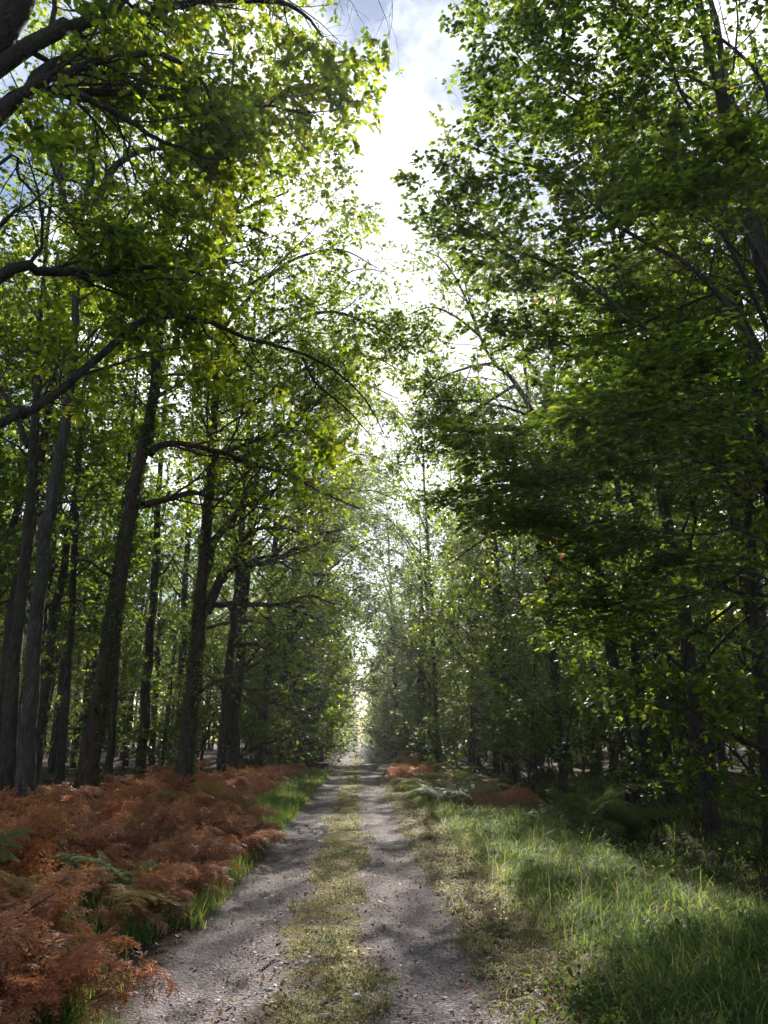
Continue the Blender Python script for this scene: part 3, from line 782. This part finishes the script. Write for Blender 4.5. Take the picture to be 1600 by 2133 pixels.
for x, y, H, lab in [(-2.9, 60, 23, 'tall tree whose crown hangs over the track from the left far ahead'), (3.4, 66, 23, 'tall tree whose crown hangs over the track from the right far ahead')]:
    side_tree(x, y, 360 + int(y), H, lab, keep=keep0, arch=5, spread=6.5, low=.2, size=.2, nl=26, thr=-.3)
for x, y, sc in []:
    place(EDGE[prng.integers(3)], x, y, prng.uniform(0, 6.28), sc, 'verge_tree', 'leafy tree in the row along the left verge of the track', 'tree', 'trees lining the left verge')
    taken.append((x, y))
# the wood behind
cells = []
for gy in np.arange(14, 62, 4.2):
    for gx in np.arange(-34, 38, 4.2):
        cells.append((gx, gy, 1.5))
for gy in np.arange(62, 112, 6.2):
    for gx in np.arange(-44, 48, 6.2):
        cells.append((gx, gy, 2.4))
for gx, gy, j in cells:
    x = gx + prng.uniform(-j, j); y = gy + prng.uniform(-j, j)
    if abs(x) < 7.2 or not inview(x, y) or not free(x, y, 2.4) : continue
    if x < 0 and y < 20 and x > -8: continue
    p = TALL[prng.integers(4)]
    place(p, x, y, prng.uniform(0, 6.28), prng.uniform(.8, 1.15), 'forest_tree',
          'tall straight tree in the wood beyond the left verge' if x < 0 else 'tall straight tree in the shaded wood beyond the right verge', 'tree',
          'trees in the wood on the left' if x < 0 else 'trees in the wood on the right', (prng.normal(0, .02), prng.normal(0, .02)))
    taken.append((x, y)); NT += 1
# trees closing the far end of the track
for x in np.arange(-14, 18, 3.6):
    y = 225 + prng.uniform(-8, 8)
    place(EDGE[prng.integers(3)], x + prng.uniform(-1, 1), y, prng.uniform(0, 6.28), prng.uniform(1.0, 1.3), 'forest_tree',
          'hazy tree closing the view at the far end of the track', 'tree', 'trees closing the far end of the track')
# the far wood, one mass
def far_wood():
    rg = np.random.default_rng(44); gl, gw = Geo(), Geo()
    tx, ty = [], []
    for y0 in (116, 121, 127, 134, 142):
        for x0 in np.arange(-100, 101, 4.0):
            x = x0 + rg.uniform(-1.8, 1.8)
            if abs(x) > 6.5: tx.append(x); ty.append(y0 + rg.uniform(-2, 2))
    for y0 in np.arange(20, 116, 4.5):
        for side in (-1, 1):
            for q in range(2):
                tx.append(side * (.52 * y0 + 32 + 5 * q + rg.uniform(-2, 2))); ty.append(y0 + rg.uniform(-2, 2))
    for x, y in zip(tx, ty):
        H = rg.uniform(15, 20); z0 = float(gh(x, y))
        P = np.array([[(x, y, z0 - .2), (x + rg.normal(0, .2), y, z0 + H * .5), (x + rg.normal(0, .5), y, z0 + H)]])
        tubes(gw, P, np.array([[.22, .15, .03]]), 5)
        n = 520; u = rg.random(n); zz = z0 + H * (.06 + .98 * u ** .8)
        rad = 3.2 * np.sqrt(rg.random(n)) * np.clip(1.15 - u * .8, .3, 1); a = rg.uniform(0, 6.28, n)
        q = np.stack([x + rad * np.cos(a), y + rad * np.sin(a), zz], 1); d = norm(rg.normal(0, 1, (n, 3)) * [1, 1, .3])
        leaves(gl, np.stack([q, q + d * .01], 1), 1, .62, LEAF_SIMPLE, rg, tilt=.5, flat=0)
    o = gl.obj('distant_wood', M_FAR); tag(o, 'far mass of trees seen between the trunks at the back of the wood', 'wood', kind='stuff')
    gw.obj('trunks', M_BARKH, o, smooth=True)['kind'] = 'stuff'
far_wood()
# understorey saplings
NS = 0
for gy in np.concatenate([np.arange(15, 60, 4.5), np.arange(62, 112, 9)]):
    for gx in np.arange(-45, 50, 4.5 if gy < 60 else 6.0):
        x = gx + prng.uniform(-2, 2); y = gy + prng.uniform(-2, 2)
        if abs(x) < (4.6 if y > 32 else 6.3) or not inview(x, y, 1) or prng.random() < .12: continue
        if (x < 0 and y < 24) or (x > 0 and y < 25): continue
        place(LOW[prng.integers(3)], x, y, prng.uniform(0, 6.28), prng.uniform(.7, 1.2), 'sapling',
              'leafy young tree growing under the tall trees on the left' if x < 0 else 'leafy young tree growing under the tall trees on the right', 'sapling',
              'saplings under the trees on the left' if x < 0 else 'saplings under the trees on the right')
        NS += 1
scene['counts'] = f'{NT} {NS}'; open('/tmp/counts','w').write(f'{NT} {NS}')

for y in np.arange(25, 100, 2.6):
    for side in (1, -1):
        if side < 0 and y < 31: continue
        x = side * prng.uniform(3.7, 5.6) * (.8 if y > 60 else 1)
        if side > 0 and y < 34: x += 1.2
        if side > 0 and y < 50:
            place(LOW[prng.integers(3)], x + prng.uniform(3, 6), y + prng.uniform(-2, 0), prng.uniform(0, 6.28), prng.uniform(.9, 1.2), 'sapling', 'leafy young tree growing under the tall trees on the right', 'sapling', 'saplings under the trees on the right')
        place(LOW[prng.integers(3)], x, y + prng.uniform(-1, 1), prng.uniform(0, 6.28), prng.uniform(.6, 1.1), 'sapling',
              'low layered young tree at the left edge of the track ahead' if side < 0 else 'low layered young tree behind the right verge', 'sapling',
              'young trees along the left edge of the wood' if side < 0 else 'young trees along the right edge of the wood')
# ---------------------------------------------------------------- bracken
def frond_geo(rg, L=1.0, dry=1.0, lift=1.1, sag=1.9):
    g = Geo(); n = 24
    a = np.linspace(0, 1, n)
    th = lift - sag * a ** 1.3
    dx = np.cos(th) * L / n; dz = np.sin(th) * L / n
    X = np.cumsum(dx); Z = np.cumsum(dz); Yw = np.cumsum(rg.normal(0, .006, n)) * L * (1 + dry)
    P = np.stack([X, Yw, Z], 1)
    tubes(g, P[None], np.linspace(.006, .002, n)[None] * L, 4)
    T = norm(np.gradient(P, axis=0))
    k = 17
    twigs, sizes = [], []
    for i in range(k):
        t = .26 + .73 * i / (k - 1)
        s = t * (n - 1); j = min(int(s), n - 2); p = P[j] + (P[j + 1] - P[j]) * (s - j); tt = T[j]
        ln = L * .36 * (1 - (t - .26) / .74) ** .75 * rg.uniform(.75, 1.1) + .02
        nr = np.cross(tt, [0, 1, 0]); nr = nr / np.linalg.norm(nr)
        for sg in (-1, 1):
            d = norm(np.array([0, sg, 0]) * .9 + tt * .38 + nr * rg.normal(-.0, .12 + .45 * dry) + np.array([0, 0, -.25 * dry]))
            m = 6; pp = [p]
            for q in range(m - 1):
                pp.append(pp[-1] + d * ln / (m - 1)); d = norm(d + rg.normal(0, .06 + .28 * dry, 3) + np.array([0, 0, -.10 - .12 * dry]) + tt * .05)
            twigs.append(pp); sizes.append(ln)
    W = np.array(twigs)
    tubes(g, W, np.full(W.shape[:2], .0018 * L), 3)
    # pinnules
    m = 14
    V, N_ = [], 0
    for w, ln in zip(W, sizes):
        Tt = norm(w[1:] - w[:-1])
        for q in range(m):
            t = (q + .3) / m * 5; j = min(int(t), 4); p = w[j] + (w[j + 1] - w[j]) * (t - j); tq = Tt[j]
            sd = norm(np.cross(tq, [0, 0, 1.]) + 1e-5)
            sz = ln * .23 * (1 - .8 * q / m) + .005
            wd = ln / m * .42
            for sg in (-1, 1):
                nn = rg.normal(0, .1 + .6 * dry, 3) * sz * .5
                e = sd * sg * sz + tq * sz * .25 + nn
                V += [p - tq * wd * .9, p + e * .6 - tq * wd, p + e, p + e * .55 + tq * wd * .9 + nn * .3]
    V = np.array(V); nq = len(V) // 4
    g.add(V, np.arange(nq * 4).reshape(-1, 4), np.clip(rg.beta(2, 2, nq), 0, 1))
    return g

frng = np.random.default_rng(77)
DRYF = [frond_geo(frng, 1.1, (.9, .5, .25)[i % 3], frng.uniform(1.05, 1.5), frng.uniform(1.6, 2.9)) for i in range(8)]
LIVE = [frond_geo(frng, 1.15, .08, frng.uniform(.9, 1.2), frng.uniform(1.2, 1.8)) for i in range(4)]
DRY_M = [g.mesh('frond', M_BRK) for g in DRYF]
YEL_M = [g.mesh('frond', M_BRKY) for g in LIVE]
GRN_M = [g.mesh('frond', M_BRKG) for g in LIVE]

def fern(x, y, meshes, nf, sc, label, group, rz0=None, name='bracken_fern'):
    e = empty(name, (x, y, float(gh(x, y)) - .02))
    tag(e, label, 'fern', group)
    a0 = frng.uniform(0, 6.28) if rz0 is None else rz0
    for i in range(nf):
        f = link('frond', meshes[frng.integers(len(meshes))], e)
        f.rotation_euler = (frng.normal(0, .25), frng.normal(0, .22), a0 + i * 6.283 / nf + frng.normal(0, .35))
        s = sc * frng.uniform(.75, 1.2); f.scale = (s, s * frng.choice([-1, 1]), s)
        f.location = (frng.normal(0, .05), frng.normal(0, .05), frng.uniform(0, .12))
    return e
def plant_mesh(geos, mat, nf, sc):
    G = Geo()
    for i in range(nf):
        g = geos[frng.integers(len(geos))]
        a = i * 6.283 / nf + frng.normal(0, .35); s = sc * frng.uniform(.75, 1.2)
        c, sn = math.cos(a), math.sin(a)
        V = np.concatenate(g.v) * s; b = frng.normal(0, .25)
        V = V @ np.array([[1, 0, 0], [0, math.cos(b), math.sin(b)], [0, -math.sin(b), math.cos(b)]])
        V = V @ np.array([[c, sn, 0], [-sn, c, 0], [0, 0, 1]]) + np.array([0, 0, frng.uniform(0, .15)])
        off = G.nv
        G.v.append(V.astype(np.float32)); G.nv += len(V)
        G.f += [f + off for f in g.f]; G.n += g.n; G.r += g.r
    return G.mesh('bracken_fern', mat)
FPL = [plant_mesh(DRYF, M_BRK, 7, .95) for _ in range(5)]
FPG = [plant_mesh(LIVE, M_BRKG if q % 2 else M_BRKY, 7, .8) for q in range(4)]

NF = 0
def spot_ferns(): 
    global NF
    pts = []
    tries = 0
    while len(pts) < 275 and tries < 20000:
        tries += 1
        y = 3.9 + 34 * frng.random() ** 1.5
        x = -(1.6 + .25 * math.sin(y * .9) + 9 * frng.random() ** 1.1)
        if y > 14: x -= .95 * sstep(14, 18, y)
        if not (x > -.47 * y - 1.2): continue
        if x > -3.4 and math.sin(y * 1.15 + .6) + .7 * math.sin(x * 2.1 + y * .7) > .85: continue
        if y > 14 and x < -5.2 - 1.2 * math.sin(y): continue
        dmin = .46 + .016 * y
        if all((x - a) ** 2 + (y - b) ** 2 > dmin ** 2 for a, b in pts): pts.append((x, y))
    for x, y in pts:
        if not free(x, y, .55): continue
        edge = x > -2.6
        lab = 'rust brown dead bracken fern at the left edge of the track' if edge else 'rust brown dead bracken fern in the thicket under the left trees'
        grp = 'brown bracken along the left edge' if edge else 'brown bracken in the left thicket'
        sc = frng.uniform(.62, .95) * (.9 if edge else 1.12)
        if y < 9.5:
            fern(x, y, DRY_M + ([YEL_M[0], GRN_M[1]] if frng.random() < .3 else []), 8, sc, lab, grp)
        else:
            e = link('bracken_fern', FPL[frng.integers(5)])
            e.location = (x, y, float(gh(x, y)) - .02); s = sc * 1.05; e.scale = (s, s, s * frng.uniform(.9, 1.1)); e.rotation_euler = (0, 0, frng.uniform(0, 6.28))
            tag(e, lab, 'fern', grp)
        NF += 1
    for i in range(16):
        y = 4.3 + i * .36
        if math.sin(y * 1.15 + .6) > .6: continue
        x = -(1.5 + .2 * frng.random() + .012 * (y - 4))
        fern(x, y, DRY_M, 7, frng.uniform(.42, .6), 'rust brown dead bracken fern at the left edge of the track', 'brown bracken along the left edge'); NF += 1
    # right-hand clump further along
    for i in range(46):
        y = 18.5 + 22 * frng.random(); x = 1.75 + frng.random() ** 1.2 * (2.8)
        if i % 3:
            e = link('bracken_fern', FPG[i % 4])
            s = frng.uniform(.9, 1.25); e.scale = (s, s, s); e.location = (x, y, float(gh(x, y))); e.rotation_euler = (0, 0, frng.uniform(0, 6.28))
            tag(e, 'pale green or yellowing bracken fern in the clump on the right verge', 'fern', 'green and yellow bracken on the right verge'); NF += 1; continue
        e = link('bracken_fern', FPL[frng.integers(5)])
        s = frng.uniform(.8, 1.1); e.scale = (s, s, s * 1.05); e.location = (x, y, float(gh(x, y))); e.rotation_euler = (0, 0, frng.uniform(0, 6.28))
        tag(e, 'faded brown bracken fern in the clump on the right verge', 'fern', 'brown bracken on the right verge'); NF += 1
spot_ferns()
print('FERNS', NF)
fern(-2.85, 6.3, YEL_M, 5, .95, 'yellowing bracken fern at the left edge of the picture', None)
fern(-2.25, 5.1, YEL_M, 3, .62, 'pale gold bracken frond among brown ferns low on the left', None)
fern(-2.75, 15.2, YEL_M, 5, .95, 'yellow green bracken fern in front of the forked oak', None)
for x, y, s in [(2.4, 21, .95), (2.9, 23, 1.05), (2.2, 26, .9), (3.2, 20.0, .9)]:
    fern(x, y, GRN_M, 7, s, 'silvery green bracken fern atop the clump on the right verge', 'green bracken on the right verge')
for x, y, s in [(4.9, 16.6, 1.5), (5.6, 17.4, 1.4), (4.5, 18.0, 1.2)]:
    fern(x, y, GRN_M, 7, s, 'large green bracken fern in the shade left of the leaning oak', 'green bracken under the leaning oak')
for x, y in [(1.75, 31), (1.8, 36), (2.0, 34)]:
    fern(x, y, YEL_M, 6, .9, 'bright yellow bracken fern where the right verge meets the distant track', 'yellow bracken far along the right verge')

# ---------------------------------------------------------------- grass and ground cover
def blades(g, x, y, h, w, lean, rg, rn, droop=1.0):
    n = len(x); z = gh(x, y) - .01
    az = rg.uniform(0, 2 * np.pi, n)
    dirx, diry = np.cos(az), np.sin(az)
    base = np.stack([x, y, z], 1); hd = np.stack([dirx, diry, np.zeros(n)], 1)
    sd = np.stack([-diry, dirx, np.zeros(n)], 1)
    pts = []
    for s_ in (0, .35, .7, 1.0):
        ht = h * (s_ - .45 * droop * lean * s_ ** 3)
        pts.append(base + hd * (h * lean * s_ ** 1.8)[:, None] + np.array([0, 0, 1.]) * ht[:, None])
    ws = [1, .85, .5, .06]
    V = np.zeros((n, 8, 3))
    for i in range(4):
        V[:, 2 * i] = pts[i] - sd * (w * ws[i])[:, None]; V[:, 2 * i + 1] = pts[i] + sd * (w * ws[i])[:, None]
    b = (np.arange(n) * 8)[:, None]
    q = np.concatenate([b + np.array([0, 1, 3, 2]), b + np.array([2, 3, 5, 4]), b + np.array([4, 5, 7, 6])])
    g.add(V.reshape(-1, 3), q, np.tile(rn, 3))

grg = np.random.default_rng(9)
def tufts(n, xr, yr, pw=1.6, per=26, rad=.07):
    """clustered positions"""
    tx = grg.uniform(*xr, n) if not callable(xr) else xr(n)
    ty = yr[0] + (yr[1] - yr[0]) * grg.random(n) ** pw
    x = (tx[:, None] + grg.normal(0, rad, (n, per))).ravel(); y = (ty[:, None] + grg.normal(0, rad, (n, per))).ravel()
    hs = np.repeat(grg.uniform(.45, 1.35, n), per); cs = np.repeat(grg.normal(0, .2, n), per)
    return x, y, hs, cs

def grass():
    g = Geo()
    # right verge
    x, y, hs, cs = tufts(6800, (1.55, 4.3), (4.2, 34))
    edge = 4.1 - .045 * np.maximum(y - 6, 0)
    k = (x < edge + .3 * np.sin(y * 1.3)) & (x > 1.45 + .12 * np.sin(y * 2)); x, y, hs, cs = x[k], y[k], hs[k], cs[k]
    n = len(x); inner = sstep(1.45, 2.3, x)
    h = (.05 + .165 * inner) * hs * grg.uniform(.5, 1.2, n)
    w = grg.uniform(.0022, .0045, n) * (1 + y / 20)
    rn = np.clip(grg.beta(2, 3, n) + cs + .45 * (1 - inner), 0, 1)
    blades(g, x, y, h, w, grg.uniform(.3, 1.5, n), grg, rn)
    n = 1500; x = grg.uniform(1.6, 4.2, n); y = 4.0 + 24 * grg.random(n) ** 1.5
    blades(g, x, y, grg.uniform(.35, .7, n), np.full(n, .0016) * (1 + y / 14), grg.uniform(.4, 1.5, n), grg, grg.uniform(.55, 1, n))
    sx = grg.uniform(1.7, 4.3, 420); sy = 4.2 + 16 * grg.random(420) ** 1.3; az = grg.uniform(0, 6.28, 420)
    hh = grg.uniform(.3, .6, 420); st = np.stack([np.stack([sx + np.cos(az) * hh * .5 * q ** 2, sy + np.sin(az) * hh * .5 * q ** 2, gh(sx, sy) + hh * q * (1 - .25 * q)], 1) for q in np.linspace(0, 1, 6)], 1)
    tubes(g, st, np.tile(np.linspace(.0016, .0009, 6), (420, 1)), 3)
    leaves(g, st[:, 4:], 8, .012, LEAF_SIMPLE, grg, tilt=.9, flat=.1, droop=.1, shift=.1, spread=.4)
    # left margin, brighter beyond 14 m
    x, y, hs, cs = tufts(2600, (-3.0, -1.22), (5, 40), 1.2)
    k = (x > -1.85 - 1.1 * sstep(13, 18, y)) & ((np.sin(y * 1.7) + np.sin(y * .6 + 1) > -.3) | (y > 14)); x, y, hs, cs = x[k], y[k], hs[k], cs[k]
    n = len(x)
    blades(g, x, y, .24 * hs * grg.uniform(.5, 1.2, n), grg.uniform(.0022, .0042, n) * (1 + y / 22), grg.uniform(.2, 1.1, n), grg, np.clip(grg.beta(2, 3, n) + cs, 0, 1))
    # a bright tuft by the track on the left, and sparse grass between ferns
    x = -1.62 + grg.normal(0, .07, 160); y = 7.0 + grg.normal(0, .09, 160)
    blades(g, x, y, grg.uniform(.15, .38, 160), np.full(160, .005), grg.uniform(.2, 1.1, 160), grg, grg.uniform(.1, .5, 160))
    x, y, hs, cs = tufts(1700, (-5, -1.4), (4.5, 20), 1.1); n = len(x)
    blades(g, x, y, .3 * hs * grg.uniform(.5, 1.2, n), grg.uniform(.002, .004, n), grg.uniform(.2, 1.0, n), grg, np.clip(grg.beta(2, 3, n) + cs + .1, 0, 1))
    # shaded floor on the right
    x, y, hs, cs = tufts(1500, (4.0, 11), (7, 30), 1.3, 16, .12); n = len(x)
    blades(g, x, y, .22 * hs * grg.uniform(.5, 1.2, n), grg.uniform(.003, .005, n) * (1 + y / 22), grg.uniform(.3, 1.1, n), grg, np.clip(grg.beta(2, 3, n) + cs, 0, 1))
    tag(g.obj('grass', M_GRASS), 'long green and straw coloured grass on both verges of the track', 'grass', kind='stuff')
    g = Geo()
    x, y, hs, cs = tufts(3400, (-.58, .5), (4, 40), 1.7, 22, .05)
    pn = np.sin(x * 7 + y * 2.1) + np.sin(y * 3.7 - x * 4) + .8 * np.sin(y * 1.1 + 2) + grg.normal(0, .4, len(x))
    k = (np.abs(x + .03 + .1 * np.sin(y * .8)) < .34 + .09 * np.sin(y * 2.3)) & (pn > -.1); x, y, hs, cs = x[k], y[k], hs[k], cs[k]; n = len(x)
    blades(g, x, y, .045 * hs * grg.uniform(.4, 2.1, n), grg.uniform(.0018, .003, n) * (1 + y / 15), grg.uniform(.4, 1.4, n), grg, np.clip(grg.beta(2, 2, n) + cs, 0, 1))
    x, y, hs, cs = tufts(1500, (1.05, 1.9), (4, 34), 1.5, 20, .06); n = len(x)
    blades(g, x, y, .09 * hs * grg.uniform(.4, 1.4, n), grg.uniform(.002, .003, n) * (1 + y / 15), grg.uniform(.5, 1.5, n), grg, np.clip(grg.beta(3, 2, n) + cs + .1, 0, 1))
    tag(g.obj('short_grass', M_MOSS), 'short yellowed grass and moss on the strip between the two wheel tracks', 'grass', kind='stuff')
grass()

def scatter_leaves(g, x, y, z, size, tmpl, rg, tilt, shift=0.0):
    P = np.stack([x, y, z], 1); d = norm(np.stack([rg.normal(0, 1, len(x)), rg.normal(0, 1, len(x)), rg.normal(0, .15, len(x))], 1))
    tw = np.stack([P, P + d * .001], 1)
    leaves(g, tw, 1, size, tmpl, rg, tilt=tilt, flat=0, droop=0, sv=.35, shift=shift)

def cover():
    rg = np.random.default_rng(15)
    g = Geo()
    n = 46000
    x = rg.uniform(2.9, 13, n); y = 4.5 + 30 * rg.random(n) ** 1.4
    edge = 4.1 - .045 * np.maximum(y - 6, 0)
    k = (x > edge - .5) & (x < .55 * y + 2); x, y = x[k], y[k]
    d = np.sin(x * 1.7 + y * .8) + np.sin(y * 1.5 - x) + np.sin(x * 3.3 + y * 2.4) * .6
    k = d + rg.normal(0, .7, len(x)) > -.5; x, y, d = x[k], y[k], d[k]
    z = gh(x, y) + rg.uniform(.02, .28, len(x)) * np.clip(.5 + .3 * d, .2, 1.2)
    scatter_leaves(g, x, y, z, .055, LEAF_OVATE, rg, .4)
    n = 9000
    x = -rg.uniform(1.7, 6, n); y = 4.5 + 22 * rg.random(n) ** 1.3
    k = np.sin(x * 2.3 + y * 1.3) + np.sin(y * 2.1 - x * 1.7) > .5; x, y = x[k], y[k]
    scatter_leaves(g, x, y, gh(x, y) + rg.uniform(.03, .35, len(x)), .04, LEAF_OVATE, rg, .5, .15)
    n = 1500
    x = rg.normal(1.75, .22, n); y = rg.normal(5.1, .45, n)
    scatter_leaves(g, x, y, gh(x, y) + rg.uniform(.01, .1, n), .035, LEAF_OVATE, rg, .4)
    n = 5200
    x = rg.uniform(1.5, 4.2, n); y = 4.2 + 20 * rg.random(n) ** 1.4
    k = np.sin(x * 2.9 + y * 1.9) + np.sin(y * 3.1 - x * 2.2) > .9; x, y = x[k], y[k]
    scatter_leaves(g, x, y, gh(x, y) + rg.uniform(.02, .2, len(x)), .045, LEAF_OVATE, rg, .5, .1)
    tag(g.obj('ground_cover', M_WEED), 'low leafy weeds carpeting the shaded ground beside the verges', 'weeds', kind='stuff')
    g = Geo()
    n = 9000
    x = rg.normal(0, 1.2, n); y = 3.8 + 26 * rg.random(n) ** 2.0
    k = (np.abs(x) < 2) & (rg.random(n) < .35 + .5 * np.exp(-(x / .45) ** 2) + .7 * np.exp(-((np.abs(x) - 1.45) / .3) ** 2)); x, y = x[k], y[k]
    scatter_leaves(g, x, y, gh(x, y) + .008, .037, LEAF_OVATE, rg, .16, .13)
    n = 3500
    x = rg.normal(-.1, .55, n); y = 3.9 + 9 * rg.random(n) ** 1.4
    scatter_leaves(g, x, y, gh(x, y) + .012, .022, LEAF_OVATE, rg, .5, -.2)
    n = 4200
    x = rg.normal(1.6, .28, n); y = 3.8 + 20 * rg.random(n) ** 1.6
    scatter_leaves(g, x, y, gh(x, y) + .015, .036, LEAF_OVATE, rg, .5, -.15)
    n = 26000
    x = np.where(rg.random(n) < .35, -rg.uniform(2, 20, n), rg.uniform(3, 20, n)); y = 5 + 38 * rg.random(n) ** 1.2
    k = np.abs(x) < .55 * y + 2; x, y = x[k], y[k]
    scatter_leaves(g, x, y, gh(x, y) + .02, .07, LEAF_OVATE, rg, .5, -.35)
    tag(g.obj('fallen_leaves', M_LITTER), 'pale and brown fallen leaves strewn over the track and wood floor', 'fallen leaves', kind='stuff')
cover()

# ---------------------------------------------------------------- small things on the track
def gp(a, b):
    d = FWD + (a - 800) / F_PX * RIGHT + (1066.5 - b) / F_PX * UP
    p = CAM + d * (-CAM[2] / d[2])
    return p[0], p[1]
def stone(a, b, size, label, seed):
    import bmesh
    r = np.random.default_rng(seed)
    bm = bmesh.new(); bmesh.ops.create_icosphere(bm, subdivisions=3, radius=1)
    k = r.normal(0, 1, (5, 3)); ph = r.uniform(0, 6, 5)
    for v in bm.verts:
        c = np.array(v.co); q = 1 + .10 * sum(math.sin(float(k[i] @ c) * 1.7 + ph[i]) for i in range(5))
        v.co = Vector((c[0] * q, c[1] * q * .8, c[2] * q * .55)) * size
    for f in bm.faces: f.smooth = True
    m = bpy.data.meshes.new('stone'); bm.to_mesh(m); bm.free(); m.materials.append(M_STONE)
    x, y = gp(a, b); o = link('stone', m, None, (x, y, float(gh(x, y)) + size * .2)); o.rotation_euler = (0, 0, r.uniform(0, 6))
    tag(o, label, 'stone')
M_STONE, t_ = newmat('flint')
n_ = nd(t_, 'ShaderNodeTexNoise', i_Scale=30.0, i_Detail=6.0); tc_ = nd(t_, 'ShaderNodeTexCoord'); t_.links.new(tc_.outputs['Object'], n_.inputs['Vector'])
r_ = ramp(t_, [(.3, (.16, .13, .12)), (.6, (.34, .30, .28)), (.8, (.5, .46, .42))]); t_.links.new(n_.outputs['Fac'], r_.inputs['Fac'])
p_ = nd(t_, 'ShaderNodeBsdfPrincipled', i_Roughness=.7); t_.links.new(r_.outputs['Color'], p_.inputs['Base Color'])
o_ = nd(t_, 'ShaderNodeOutputMaterial'); t_.links.new(p_.outputs[0], o_.inputs['Surface'])
for a, b, sz, lab, sd in [(745, 2078, .035, 'largest rounded grey stone on the grassy strip near the bottom edge', 1), (720, 2096, .022, 'small stone beside the largest stone on the grassy strip', 2),
                          (676, 2112, .030, 'flat pale stone at the bottom edge left of the largest stone', 3), (768, 2106, .020, 'small dark stone just right of the largest stone near the bottom edge', 4),
                          (560, 2060, .024, 'pale stone on the left side of the grassy strip', 5), (941, 2096, .018, 'small pale stone alone on the right wheel track', 6)]:
    stone(a, b, sz, lab, sd)
def stick(pts, r, label, name='stick', zs=None):
    g = Geo(); P = []
    for i, (a, b) in enumerate(pts):
        x, y = gp(a, b); P.append((x, y, float(gh(x, y)) + (r * 1.2 if zs is None else zs[i])))
    P = np.array(P); o0 = P[0].copy()
    Q, rd = resample(P - o0, np.linspace(r, r * .5, len(P)), 12); Q = Q + rng.normal(0, r * .3, Q.shape)
    tubes(g, Q[None], rd[None], 7, .08)
    c, cr_ = grow(Q[None], rd[None], 3, (.3, .9), .7, .09, rng, n=4); tubes(g, c, cr_, 4)
    tag(g.obj(name, M_BARKB, loc=o0, smooth=True), label, 'stick')
stick([(674, 2092), (690, 2084), (712, 2078)], .011, 'short fallen stick on the grassy strip beside the stones')
stick([(786, 2032), (800, 2026), (812, 2024)], .008, 'short pale stick lying where the strip meets the right wheel track')
stick([(545, 2020), (560, 2008), (575, 2000)], .008, 'thin twig lying on the left wheel track by the strip')
stick([(1060, 1940), (1100, 1925), (1150, 1922)], .006, 'thin dark twig at the foot of the right verge')
stick([(10, 2118), (45, 2105), (90, 2085)], .009, 'bare reddish twig poking out above the brown bracken in the bottom left corner', zs=[.45, .5, .56])

# ---------------------------------------------------------------- haze
def haze():
    g = Geo()
    x0, x1, y0, y1, z0, z1 = -120, 120, -8, 260, -2, 27
    V = [(x, y, z) for z in (z0, z1) for y in (y0, y1) for x in (x0, x1)]
    g.add(np.array(V, float), [[0, 2, 3, 1], [4, 5, 7, 6], [0, 1, 5, 4], [2, 6, 7, 3], [0, 4, 6, 2], [1, 3, 7, 5]])
    m, t = newmat('haze')
    pv = nd(t, 'ShaderNodeVolumePrincipled'); pv.inputs['Density'].default_value = .0005
    pv.inputs['Color'].default_value = (.9, .95, 1, 1); pv.inputs['Anisotropy'].default_value = .6
    o = nd(t, 'ShaderNodeOutputMaterial'); t.links.new(pv.outputs[0], o.inputs['Volume'])
    tag(g.obj('haze', m), 'thin sunlit haze hanging over the track', 'haze', kind='stuff')
haze()
